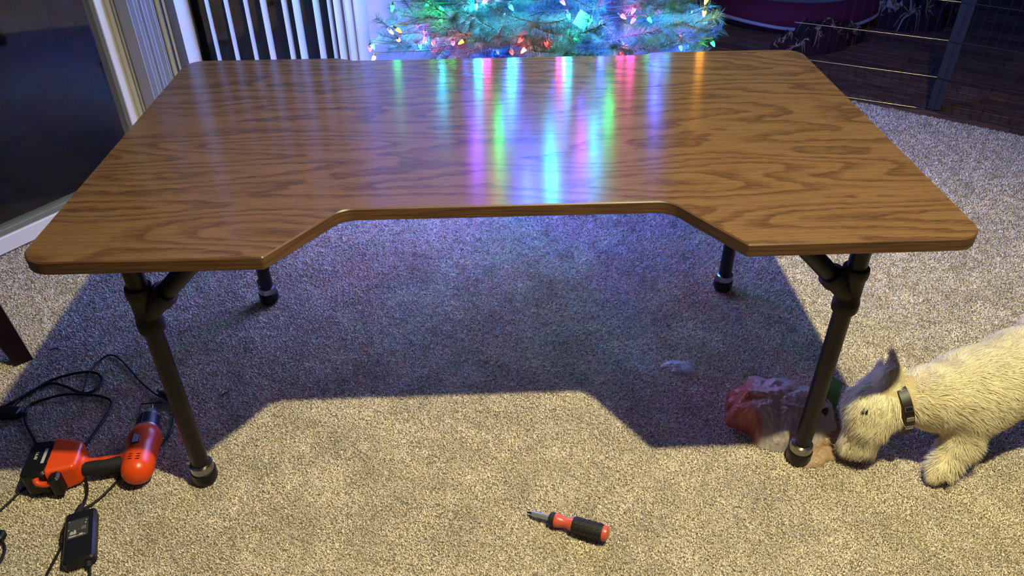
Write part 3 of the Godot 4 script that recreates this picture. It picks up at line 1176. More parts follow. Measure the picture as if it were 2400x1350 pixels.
func heap(called: String, label: String, at: Vector3, half: Vector2, height: float, turn: float, sd: int, mat: Material) -> void:
	var nz := FastNoiseLite.new()
	nz.seed = sd
	nz.frequency = 5.0
	nz.fractal_octaves = 3
	var st := begin()
	smooth(st)
	var n := 36
	var p: Array[PackedVector3Array] = []
	for i in n + 1:
		var row := PackedVector3Array()
		for j in n + 1:
			var u := float(j) / n * 2.0 - 1.0
			var v := float(i) / n * 2.0 - 1.0
			var rr := Vector2(u, v)
			var sc := maxf(absf(u), absf(v))
			var dirv := rr.normalized() * sc if sc > 0 else rr
			var edge := 1.0 + 0.22 * nz.get_noise_2d(dirv.x * 0.4 + 7.0, dirv.y * 0.4)
			var q := dirv * half * edge
			var f := clampf(1.0 - sc * sc, 0.0, 1.0)
			var y := height * pow(f, 0.55) * (0.75 + 0.55 * absf(nz.get_noise_2d(q.x * 1.6, q.y * 1.6)) * 2.0)
			row.append(Vector3(q.x, y - 0.008, q.y))
		p.append(row)
	for i in n:
		for j in n:
			for e: Array in [[i, j], [i, j + 1], [i + 1, j + 1], [i, j], [i + 1, j + 1], [i + 1, j]]:
				st.set_uv(Vector2(float(e[1]) / n * 1.3, float(e[0]) / n))
				st.add_vertex(p[e[0]][e[1]])
	var o := obj(called, st, mat)
	tag(o, label, "blanket")
	o.position = at
	o.rotation.y = turn

# ====================================================================== tools on the floor
func build_tools() -> void:
	build_drill()
	build_cords()
	build_charger()
	build_screwdriver()
	# dark wooden furniture leg at the left
	var st := begin()
	var xf := Transform3D(Basis(Vector3.UP, 0.65), Vector3.ZERO)
	var lo := 0.020
	var hi := 0.034
	flat(st)
	var b: Array[Vector3] = []
	for y: Array in [[0.0, lo], [0.42, hi]]:
		for c: Array in [[-1, -1], [1, -1], [1, 1], [-1, 1]]:
			b.append(xf * Vector3(c[0] * y[1] * 1.25, y[0], c[1] * y[1]) + Vector3(-0.14, 0, 0.0) * y[0])
	for k in 4:
		quad(st, b[(k + 1) % 4], b[k], b[k + 4], b[(k + 1) % 4 + 4])
	quad(st, b[0], b[1], b[2], b[3])
	quad(st, b[7], b[6], b[5], b[4])
	var chair := thing("footstool", "dark wooden stool with a splayed tapered leg at the left edge", "stool", Vector3(-1.462, 0, -0.075))
	var dark := plain(Color(0.10, 0.045, 0.05), 0.3)
	obj("leg", st, dark, chair)
	st = begin()
	box(st, Transform3D(Basis(Vector3.UP, 0.65), Vector3(-0.22, 0.44, 0.06)), Vector3(0.42, 0.06, 0.42), 0.008)
	obj("seat", st, dark, chair)
	for k in 3:
		var d: Array = [[-0.34, 0.22], [-0.36, -0.09], [-0.1, 0.34]]
		st = begin()
		tube(st, PackedVector3Array([Vector3(d[k][0], 0.42, d[k][1]), Vector3(d[k][0] * 1.06, 0.0, d[k][1] * 1.06)]), [0.034, 0.022], 4)
		obj("leg", st, dark, chair)
	# small scraps
	for e: Array in [["wood_splinter", Vector3(-1.385, 0.003, -0.118), 0.5, 0.022, Color(0.10, 0.09, 0.07), "dark splinter lying on the carpet near the footstool leg"], ["paper_curl", Vector3(-0.81, 0.004, 0.13), -0.4, 0.016, Color(0.55, 0.55, 0.60), "small pale paper curl on the carpet in the table's shadow"], ["thread_scrap", Vector3(-0.806, 0.003, 0.105), 0.9, 0.026, Color(0.08, 0.08, 0.08), "dark thread scrap beside the pale paper curl"]]:
		st = begin()
		var d := Vector3(cos(e[2]), 0, -sin(e[2]))
		tube(st, curve([e[1] - d * e[3] * 0.5, e[1] + Vector3(0, 0.004, 0.003), e[1] + d * e[3] * 0.5], 0.004), [0.0012, 0.0022, 0.001] if false else [0.0016], 5)
		tag(obj(e[0], st, plain(e[4], 0.7)), e[5], "scrap")

func build_drill() -> void:
	var o := thing("cordless_drill", "orange and black cordless drill lying on its side beside the front left table leg", "drill", Vector3(-1.0, 0, 0.36))
	var off := o.position
	# axis of the motor and of the handle, lying on the carpet
	var tail := Vector3(-0.930, 0.044, 0.447) - off
	var nose := Vector3(-0.957, 0.044, 0.285) - off
	var ax := (nose - tail).normalized()
	var hand0 := Vector3(-0.962, 0.036, 0.372) - off
	var hand1 := Vector3(-1.082, 0.036, 0.392) - off
	var foot_x := Vector3(-0.975, 0, 0.22).normalized()     # from handle to battery
	foot_x = (Vector3(-1.19, 0, 0.400) - Vector3(-1.09, 0, 0.385)).normalized()
	var foot_z := Vector3(-foot_x.z, 0, foot_x.x)
	var foot_c := Vector3(-1.118, 0.043, 0.388) - off
	var f := Field.new()
	f.k = 0.016
	f.bone(tail + ax * 0.034, nose - ax * 0.03, 0.039, 0.039)
	f.bone(nose - ax * 0.03, nose - ax * 0.004, 0.038, 0.031)
	f.bone(hand0, (hand0 + hand1) * 0.5 + Vector3(0, 0, 0.004), 0.022, 0.017)
	f.bone((hand0 + hand1) * 0.5 + Vector3(0, 0, 0.004), hand1, 0.017, 0.021)
	var fb := Basis(foot_x, Vector3.UP, foot_z)
	var call := func(p: Vector3) -> float:
		var d := f.value(p)
		var q := (p - foot_c) * fb
		# the foot: a rounded box that flares towards the battery
		var e := Vector3(absf(q.x), absf(q.y), absf(q.z)) - Vector3(0.026, 0.026 + q.x * 0.12, 0.042 + q.x * 0.25)
		var bx := Vector3(maxf(e.x, 0), maxf(e.y, 0), maxf(e.z, 0)).length() + minf(maxf(e.x, maxf(e.y, e.z)), 0.0) - 0.012
		var h := clampf(0.5 + 0.5 * (d - bx) / 0.02, 0.0, 1.0)
		var all := lerpf(d, bx, h) - 0.02 * h * (1.0 - h)
		# flat cut where the battery slides on, and at the nose
		all = maxf(all, q.x - 0.030)
		return maxf(all, (p - nose).dot(ax))
	var body := nets(call, Vector3(-0.19, -0.005, -0.11), Vector3(0.13, 0.095, 0.15), 0.0042)
	put("body", body, mats.orange, o)
	# black grip on the lower side of the handle
	var st := begin()
	var side := Vector3(0.16, 0, 0.985)
	tube(st, curve([hand0 + side * 0.012 + Vector3(-0.012, 0.004, 0), (hand0 + hand1) * 0.5 + side * 0.012 + Vector3(0, 0.003, 0.002), hand1 + side * 0.010 + Vector3(0.008, 0.002, 0)], 0.01), [0.019], 14)
	obj("grip", st, mats.rubber, o)
	st = begin()
	tube(st, PackedVector3Array([hand0 + Vector3(-0.002, 0.002, 0.028), hand0 + Vector3(-0.026, 0.002, 0.034)]), [0.012, 0.010], 10)
	obj("trigger", st, mats.black, o)
	# forward-reverse button and vents
	st = begin()
	box(st, frame(hand0 + Vector3(0.002, 0.026, -0.020), ax, Vector3.UP), Vector3(0.012, 0.006, 0.006), 0.001)
	obj("switch", st, mats.black, o)
	for k in 6:
		st = begin()
		var c := tail + ax * (0.034 + 0.008 * (k / 2)) + Vector3(0.010 if k % 2 else -0.008, 0.0385, 0)
		box(st, frame(c, ax.cross(Vector3.UP), Vector3.UP), Vector3(0.010, 0.002, 0.0018), 0.0004)
		obj("vent_slot", st, mats.black, o)
	# rating plate
	st = begin()
	box(st, frame(Vector3(-0.953, 0.0832, 0.345) - off, ax, Vector3.UP), Vector3(0.036, 0.0012, 0.021), 0.0004)
	obj("label_border", st, mats.black, o)
	st = begin()
	box(st, frame(Vector3(-0.953, 0.0839, 0.345) - off, ax, Vector3.UP), Vector3(0.030, 0.0012, 0.015), 0.0004)
	obj("label_plate", st, plain(Color(0.55, 0.55, 0.54), 0.5), o)
	# chuck
	var cx := Transform3D(Basis(ax.cross(Vector3.UP).normalized(), ax, ax.cross(Vector3.UP).normalized().cross(ax)), nose - ax * 0.004)
	st = begin()
	lathe(st, cx, [Vector2(0.0, 0.0), Vector2(0.0323, 0.0), Vector2(0.0329, 0.008), Vector2(0.0, 0.008)], 28)
	obj("collar_ring", st, plain(Color(0.55, 0.55, 0.57), 0.35, 0.7), o)
	st = begin()
	var ch := Transform3D(cx.basis, cx.origin)
	lathe(st, ch, [Vector2(0.0, 0.008), Vector2(0.0293, 0.008), Vector2(0.0299, 0.014), Vector2(0.0287, 0.050), Vector2(0.0, 0.050)], 28)
	for k in 14:
		var an := TAU * k / 14
		box(st, ch * Transform3D(Basis(Vector3.UP, -an), Vector3(cos(an) * 0.0290, 0.030, sin(an) * 0.0290)), Vector3(0.002, 0.032, 0.003), 0.0005)
	obj("chuck_sleeve", st, mats.black, o)
	st = begin()
	lathe(st, cx, [Vector2(0.0, 0.050), Vector2(0.0262, 0.050), Vector2(0.0262, 0.056), Vector2(0.0146, 0.078), Vector2(0.0, 0.078)], 28)
	obj("chuck_nose", st, plain(Color(0.52, 0.53, 0.55), 0.35, 0.6), o)
	st = begin()
	lathe(st, cx, [Vector2(0.0, 0.078), Vector2(0.0042, 0.078), Vector2(0.0042, 0.098), Vector2(0.0032, 0.106), Vector2(0.0, 0.110)], 6)
	obj("bit", st, mats.steel, o)
	# battery
	var bat_c := foot_c + foot_x * 0.058
	st = begin()
	prism(st, rect(0.064, 0.118, 0.016), -0.036, 0.036, 0.006, Transform3D(Basis(foot_x, Vector3.UP, foot_z), bat_c))
	var bat := obj("battery", st, mats.black, o)
	st = begin()
	prism(st, rect(0.026, 0.034, 0.008), -0.030, 0.032, 0.006, Transform3D(Basis(foot_x, Vector3.UP, foot_z), foot_c + foot_x * 0.008 - foot_z * 0.062))
	obj("latch_housing", st, mats.black, o)
	st = begin()
	tube(st, curve([foot_c + foot_x * 0.052 - foot_z * 0.060 + Vector3(0, 0.026, 0), foot_c + foot_x * 0.048 - foot_z * 0.068 + Vector3(0, 0.016, 0), foot_c + foot_x * 0.030 - foot_z * 0.070 + Vector3(0, 0.010, 0), foot_c + foot_x * 0.012 - foot_z * 0.068 + Vector3(0, 0.014, 0)], 0.004), [0.0075], 10)
	obj("latch", st, mats.orange, o)
	# print on the battery
	st = begin()
	box(st, Transform3D(Basis(foot_x, Vector3.UP, foot_z), foot_c + foot_x * 0.044 + foot_z * 0.002 + Vector3(0, 0.0363, 0)), Vector3(0.0075, 0.0006, 0.048), 0.0002)
	obj("white_strip", st, plain(Color(0.72, 0.70, 0.68), 0.6), bat)
	var tm := TextMesh.new()
	tm.text = "14.4V"
	tm.font_size = 32
	tm.pixel_size = 0.00032
	tm.depth = 0.0006
	var fo := SystemFont.new()
	fo.font_names = PackedStringArray(["Droid Sans"])
	fo.font_weight = 700
	tm.font = fo
	var txt := put("voltage_text", tm, plain(Color(0.75, 0.73, 0.70), 0.6), bat)
	# letters run along the battery's long side and face up
	txt.transform = Transform3D(Basis(-foot_z, foot_x * -1.0, Vector3.UP), foot_c + foot_x * 0.064 + foot_z * 0.006 + Vector3(0, 0.0363, 0))

func cord(called: String, label: String, pts: Array, r := 0.0027) -> MeshInstance3D:
	var st := begin()
	tube(st, curve(pts), [r], 8)
	var o := obj(called, st, mats.cord)
	tag(o, label, "cord")
	return o

func build_cords() -> void:
	cord("extension_cord", "thick black cord looping twice across the carpet left of the table leg", [Vector3(-1.395, 0.006, 0.186), Vector3(-1.382, 0.006, 0.10), Vector3(-1.332, 0.006, 0.045), Vector3(-1.283, 0.005, 0.054), Vector3(-1.228, 0.005, 0.083), Vector3(-1.191, 0.006, 0.085), Vector3(-1.178, 0.006, 0.041), Vector3(-1.211, 0.006, 0.003), Vector3(-1.268, 0.006, 0.001), Vector3(-1.328, 0.009, 0.034), Vector3(-1.366, 0.009, 0.086), Vector3(-1.43, 0.005, 0.15)], 0.0042)
	cord("extension_cord", "black cord in a wide loop from behind the drill battery back under its handle", [Vector3(-1.255, 0.005, 0.300), Vector3(-1.261, 0.005, 0.278), Vector3(-1.326, 0.005, 0.197), Vector3(-1.347, 0.005, 0.138), Vector3(-1.318, 0.005, 0.111), Vector3(-1.253, 0.012, 0.098), Vector3(-1.173, 0.006, 0.100), Vector3(-1.123, 0.005, 0.123), Vector3(-1.112, 0.005, 0.166), Vector3(-1.119, 0.005, 0.238), Vector3(-1.129, 0.005, 0.305)], 0.0038)
	cord("thin_cord", "thin black cord arching from the loops over to the drill bit", [Vector3(-1.213, 0.012, 0.085), Vector3(-1.225, 0.010, 0.03), Vector3(-1.228, 0.006, -0.008), Vector3(-1.223, 0.005, -0.055), Vector3(-1.198, 0.005, -0.078), Vector3(-1.157, 0.005, -0.052), Vector3(-1.066, 0.005, 0.046), Vector3(-1.004, 0.006, 0.102), Vector3(-0.975, 0.006, 0.118)], 0.0026)
	cord("thin_cord", "thin bent wire on the carpet beside the drill chuck", [Vector3(-1.012, 0.004, 0.215), Vector3(-1.020, 0.004, 0.19), Vector3(-1.031, 0.005, 0.145), Vector3(-1.022, 0.005, 0.139), Vector3(-0.975, 0.004, 0.135)], 0.002)
	cord("thin_cord", "short black cord curving between the chuck and the table leg", [Vector3(-0.962, 0.005, 0.122), Vector3(-0.934, 0.005, 0.165), Vector3(-0.918, 0.005, 0.22), Vector3(-0.915, 0.005, 0.26), Vector3(-0.926, 0.005, 0.30)], 0.0032)
	cord("thin_cord", "thin black cord running from the battery to the left edge", [Vector3(-1.20, 0.005, 0.40), Vector3(-1.222, 0.005, 0.430), Vector3(-1.238, 0.005, 0.47), Vector3(-1.262, 0.005, 0.53)], 0.0028)
	var plug := thing("cord_connector", "black cord connector lying by the left edge above the battery", "connector", Vector3(-1.392, 0, 0.165))
	var st := begin()
	prism(st, rect(0.085, 0.034, 0.010), 0.0, 0.024, 0.004, Transform3D(Basis(Vector3.UP, -0.12), Vector3.ZERO))
	obj("body", st, mats.black, plug)
	st = begin()
	tube(st, PackedVector3Array([Vector3(0.040, 0.012, 0.004), Vector3(0.058, 0.010, 0.006)]), [0.009, 0.005], 10)
	obj("strain_relief", st, mats.rubber, plug)
	var small := thing("cord_connector", "small black connector at the bit end of the thin cord", "connector", Vector3(-0.975, 0, 0.105))
	st = begin()
	tube(st, PackedVector3Array([Vector3(-0.012, 0.012, 0.0), Vector3(0.010, 0.012, 0.014), Vector3(0.03, 0.011, 0.03)]), [0.009, 0.012, 0.009], 10)
	obj("body", st, mats.black, small)
	st = begin()
	tube(st, PackedVector3Array([Vector3(-0.012, 0.012, 0.0), Vector3(-0.024, 0.013, -0.010)]), [0.005], 8)
	obj("tip", st, mats.steel, small)
	var low := thing("cord_connector", "dark connector and cord at the lower left edge below the battery", "connector", Vector3(-1.222, 0, 0.577))
	st = begin()
	prism(st, rect(0.05, 0.028, 0.008), 0.0, 0.020, 0.004)
	obj("body", st, plain(Color(0.05, 0.05, 0.11), 0.45), low)
	st = begin()
	tube(st, curve([Vector3(0.02, 0.008, 0.008), Vector3(0.040, 0.005, 0.035), Vector3(0.044, 0.005, 0.075), Vector3(0.034, 0.005, 0.105), Vector3(-0.01, 0.005, 0.13)]), [0.0035], 8)
	obj("lead", st, mats.cord, low)
	var knob := thing("round_knob", "dark rounded plug in the lower left corner of the carpet", "plug", Vector3(-1.185, 0, 0.735))
	st = begin()
	lathe(st, Transform3D(), [Vector2(0.0, 0.026), Vector2(0.010, 0.025), Vector2(0.020, 0.018), Vector2(0.023, 0.008), Vector2(0.022, 0.0), Vector2(0.0, 0.0)], 20)
	obj("shell", st, plain(Color(0.10, 0.03, 0.05), 0.4), knob)

func label_image() -> ImageTexture:
	var im := Image.create(192, 192, false, Image.FORMAT_RGB8)
	im.fill(Color(0.22, 0.215, 0.21))
	var r := RandomNumberGenerator.new()
	r.seed = 3
	for y in range(14, 96, 6):
		var x := 16
		while x < 150:
			var w := r.randi_range(3, 12)
			im.fill_rect(Rect2i(x, y, w, 2), Color(0.34, 0.335, 0.33))
			x += w + 4
	for e: Array in [[8, 6, 12, 9], [166, 22, 12, 10], [160, 48, 14, 14], [6, 92, 14, 9], [24, 128, 60, 22], [30, 116, 22, 14], [60, 108, 20, 30], [16, 162, 64, 16], [80, 166, 40, 8], [112, 154, 34, 22], [152, 166, 16, 8]]:
		im.fill_rect(Rect2i(e[0], e[1], e[2], e[3]), Color(0.66, 0.64, 0.58))
	for e: Array in [[128, 84, 44, 34], [100, 100, 14, 10]]:
		im.fill_rect(Rect2i(e[0], e[1], e[2], e[3]), Color(0.40, 0.39, 0.38))
	return ImageTexture.create_from_image(im)

func build_charger() -> void:
	var o := thing("power_brick", "black power adapter brick with printed label lying below the drill", "adapter", Vector3(-1.010, 0, 0.596))
	var dirn := Vector3(0.058, 0, 0.163).normalized()       # long axis, towards the viewer
	var across := Vector3(dirn.z, 0, -dirn.x)
	var b := Basis(across, Vector3.UP, across.cross(Vector3.UP))
	o.transform.basis = b
	var st := begin()
	prism(st, rect(0.068, 0.150, 0.010), 0.002, 0.032, 0.005)
	obj("case", st, mats.black, o)
	st = begin()
	flat(st)
	var w := 0.0225
	for e: Array in [[-w, -0.047, 0.0, 0.0], [w, -0.047, 1.0, 0.0], [w, 0.008, 1.0, 1.0], [-w, -0.047, 0.0, 0.0], [w, 0.008, 1.0, 1.0], [-w, 0.008, 0.0, 1.0]]:
		st.set_uv(Vector2(e[2], e[3]))
		st.add_vertex(Vector3(e[0] - 0.003, 0.0324, e[1]))
	var lm := plain(Color.WHITE, 0.4)
	lm.albedo_texture = label_image()
	obj("label", st, lm, o)
	st = begin()
	tube(st, PackedVector3Array([Vector3(-0.008, 0.016, -0.068), Vector3(-0.008, 0.016, -0.088), Vector3(-0.004, 0.015, -0.106)]), [0.0115, 0.010, 0.006], 12)
	obj("plug", st, mats.rubber, o)
	st = begin()
	tube(st, curve([Vector3(-0.004, 0.014, -0.104), Vector3(0.004, 0.012, -0.13), Vector3(0.006, 0.014, -0.158), Vector3(0.002, 0.014, -0.185)]), [0.0036], 8)
	obj("upper_lead", st, mats.cord, o)
	st = begin()
	tube(st, curve([Vector3(0.000, 0.012, -0.096), Vector3(0.022, 0.006, -0.112), Vector3(0.052, 0.005, -0.140), Vector3(0.075, 0.005, -0.170), Vector3(0.088, 0.006, -0.20)]), [0.003], 8)
	obj("side_lead", st, mats.cord, o)
	st = begin()
	tube(st, curve([Vector3(-0.012, 0.014, -0.075), Vector3(-0.034, 0.010, -0.062), Vector3(-0.046, 0.007, -0.045), Vector3(-0.046, 0.006, -0.005), Vector3(-0.060, 0.005, 0.035), Vector3(-0.072, 0.005, 0.072), Vector3(-0.060, 0.005, 0.105), Vector3(-0.02, 0.005, 0.13), Vector3(0.016, 0.006, 0.115), Vector3(0.020, 0.010, 0.09), Vector3(0.018, 0.016, 0.068)]), [0.0030], 8)
	obj("output_lead", st, mats.cord, o)
	st = begin()
	tube(st, PackedVector3Array([Vector3(0.018, 0.016, 0.068), Vector3(0.019, 0.014, 0.088)]), [0.0075, 0.0055], 10)
	obj("strain_relief", st, mats.rubber, o)
	st = begin()
	tube(st, PackedVector3Array([Vector3(-0.046, 0.007, -0.032), Vector3(-0.045, 0.007, -0.008)]), [0.005], 8)
	obj("cable_tie", st, mats.rubber, o)

func build_screwdriver() -> void:
	var o := thing("screwdriver", "stubby red and black screwdriver lying on the open carpet in front", "screwdriver", Vector3(0.127, 0.0195, 0.604))
	var d := Vector3(0.2168 - 0.0314, 0.016, 0.6462 - 0.5618).normalized()      # from tip to butt
	var side := d.cross(Vector3.UP).normalized()
	o.transform.basis = Basis(side, d, side.cross(d))
	var base := -0.102
	var xf := Transform3D(Basis(), Vector3(0, base, 0))
	var st := begin()
	lathe(st, xf, [Vector2(0.0, 0.0), Vector2(0.0018, 0.001), Vector2(0.0034, 0.012), Vector2(0.0036, 0.016), Vector2(0.0, 0.016)], 8)
	obj("tip", st, plain(Color(0.22, 0.19, 0.15), 0.4, 0.8), o)
	st = begin()
	lathe(st, xf, [Vector2(0.0, 0.013), Vector2(0.0070, 0.013), Vector2(0.0080, 0.017), Vector2(0.0080, 0.062), Vector2(0.0, 0.062)], 6)
	obj("shank", st, plain(Color(0.66, 0.66, 0.68), 0.25, 0.6), o)
	st = begin()
	lathe(st, xf, [Vector2(0.0, 0.058), Vector2(0.0125, 0.058), Vector2(0.0155, 0.061), Vector2(0.0165, 0.072), Vector2(0.0, 0.073)], 28)
	obj("collar", st, mats.rubber, o)
	st = begin()
	lathe(st, xf, [Vector2(0.0160, 0.0715), Vector2(0.0172, 0.074), Vector2(0.0170, 0.080), Vector2(0.0145, 0.088), Vector2(0.0125, 0.096), Vector2(0.0125, 0.102), Vector2(0.0145, 0.110), Vector2(0.0172, 0.117), Vector2(0.0175, 0.120), Vector2(0.0, 0.121)], 28)
	obj("handle", st, mats.red, o)
	st = begin()
	lathe(st, xf, [Vector2(0.0, 0.117), Vector2(0.0185, 0.117), Vector2(0.0198, 0.120), Vector2(0.0198, 0.187), Vector2(0.0188, 0.190), Vector2(0.0, 0.190)], 28)
	for k in 10:
		var an := TAU * k / 10
		for row in 5:
			box(st, xf * Transform3D(Basis(Vector3.UP, -an), Vector3(cos(an) * 0.0196, 0.127 + row * 0.013, sin(an) * 0.0196)), Vector3(0.0024, 0.009, 0.008), 0.0008)
	obj("grip_sleeve", st, mats.rubber, o)
	st = begin()
	lathe(st, xf, [Vector2(0.0, 0.189), Vector2(0.0182, 0.189), Vector2(0.0184, 0.194), Vector2(0.0165, 0.200), Vector2(0.009, 0.2035), Vector2(0.0, 0.204)], 28)
	obj("end_cap", st, mats.red, o)

# ====================================================================== plastic bag and wrapper
func film_mesh(half: Vector2, height: float, sd: int, n: int, rough: float, colors: Callable) -> SurfaceTool:
	var nz := FastNoiseLite.new()
	nz.seed = sd
	nz.noise_type = FastNoiseLite.TYPE_CELLULAR
	nz.cellular_return_type = FastNoiseLite.RETURN_DISTANCE2_SUB
	nz.frequency = rough
	nz.domain_warp_enabled = true
	nz.domain_warp_amplitude = 0.03
	nz.domain_warp_frequency = rough
	nz.fractal_type = FastNoiseLite.FRACTAL_NONE
	var lo := FastNoiseLite.new()
	lo.seed = sd + 1
	lo.frequency = rough * 0.35
	var st := begin()
	flat(st)
	var p: Array[PackedVector3Array] = []
	for i in n + 1:
		var row := PackedVector3Array()
		for j in n + 1:
			var q := Vector2(float(j) / n * 2.0 - 1.0, float(i) / n * 2.0 - 1.0)
			var sc := maxf(absf(q.x), absf(q.y))
			q = q.normalized() * sc if sc > 0.0 else q
			var w := q * half
			var edge := 1.0 + 0.30 * lo.get_noise_2d(q.x * half.x * 2.0, q.y * half.y * 2.0) * sc
			var f := pow(clampf(1.0 - sc * sc, 0.0, 1.0), 0.5)
			var crease := nz.get_noise_2d(w.x, w.y)
			var y := height * f * (0.85 + 0.35 * lo.get_noise_2d(w.x + 3.0, w.y)) + height * 0.20 * (crease + 0.5) * (0.3 + f)
			row.append(Vector3(w.x * edge, maxf(y, 0.001), w.y * edge))
		p.append(row)
	for i in n:
		for j in n:
			for t: Array in [[[i, j], [i, j + 1], [i + 1, j + 1]], [[i, j], [i + 1, j + 1], [i + 1, j]]]:
				for e: Array in t:
					var v := p[e[0]][e[1]]
					st.set_color(colors.call(v))
					st.add_vertex(v)
	return st

func build_bag() -> void:
	var bag := thing("plastic_bag", "crumpled white and orange plastic shopping bag around the front right table leg", "bag", Vector3(0.740, 0, 0.262))
	var film := StandardMaterial3D.new()
	film.vertex_color_use_as_albedo = true
	film.transparency = BaseMaterial3D.TRANSPARENCY_ALPHA
	film.albedo_color = Color(1, 1, 1, 0.80)
	film.roughness = 0.3
	film.backlight_enabled = true
	film.backlight = Color(0.7, 0.6, 0.5)
	mats.film = film
	var nz := FastNoiseLite.new()
	nz.seed = 77
	nz.frequency = 14.0
	var paint := func(v: Vector3) -> Color:
		var white := Color(0.62, 0.54, 0.48)
		var orange := Color(0.62, 0.13, 0.045)
		var s := clampf((-0.055 - v.x + nz.get_noise_2d(v.x, v.z) * 0.045) * 30.0, 0.0, 1.0)
		return white.lerp(orange, s * 0.9)
	var o := obj("film", film_mesh(Vector2(0.150, 0.122), 0.125, 5, 80, 12.0, paint), film, bag)
	o.rotation.y = -0.25
	var paint2 := func(_v: Vector3) -> Color: return Color(0.55, 0.36, 0.22)
	o = obj("bag_handle", film_mesh(Vector2(0.060, 0.028), 0.022, 9, 24, 34.0, paint2), film, bag)
	o.position = Vector3(0.062, 0.0, 0.150)
	o.rotation.y = 0.4
	o = obj("bag_mouth", film_mesh(Vector2(0.075, 0.05), 0.045, 12, 28, 26.0, paint2), film, bag)
	o.position = Vector3(0.105, 0.0, 0.075)
	o.rotation.y = 0.2
	# what shows inside and beside it
	var st := begin()
	prism(st, rect(0.12, 0.06, 0.012), 0.0, 0.075, 0.006, Transform3D(Basis(Vector3.UP, -0.2), Vector3(0.795, 0.004, 0.285)))
	tag(obj("brown_box", st, plain(Color(0.20, 0.11, 0.07), 0.7)), "dark brown box showing through the plastic bag", "box")
	st = begin()
	box(st, frame(Vector3(0.893, 0.078, 0.222), Vector3(0.8, -0.45, 0.3), Vector3(0.2, 0.8, 0.5)), Vector3(0.06, 0.0022, 0.045), 0.0008)
	box(st, frame(Vector3(0.893, 0.035, 0.232), Vector3(0.9, 0, 0.35), Vector3(0, 1, 0)), Vector3(0.045, 0.069, 0.02), 0.002)
	tag(obj("green_package", st, plain(Color(0.42, 0.60, 0.36), 0.6)), "green and white card package between the bag and the dog", "package")
	# clear scrap of wrapper under the table
	var clear := StandardMaterial3D.new()
	clear.vertex_color_use_as_albedo = true
	clear.transparency = BaseMaterial3D.TRANSPARENCY_ALPHA
	clear.albedo_color = Color(1, 1, 1, 0.55)
	clear.roughness = 0.26
	var paint3 := func(_v: Vector3) -> Color: return Color(0.62, 0.62, 0.68)
	o = obj("clear_wrapper", film_mesh(Vector2(0.050, 0.028), 0.018, 21, 26, 60.0, paint3), clear)
	tag(o, "small torn clear plastic wrapper lying in the shadow under the table", "wrapper")
	o.position = Vector3(0.518, 0.0, 0.052)
	o.rotation.y = -0.25

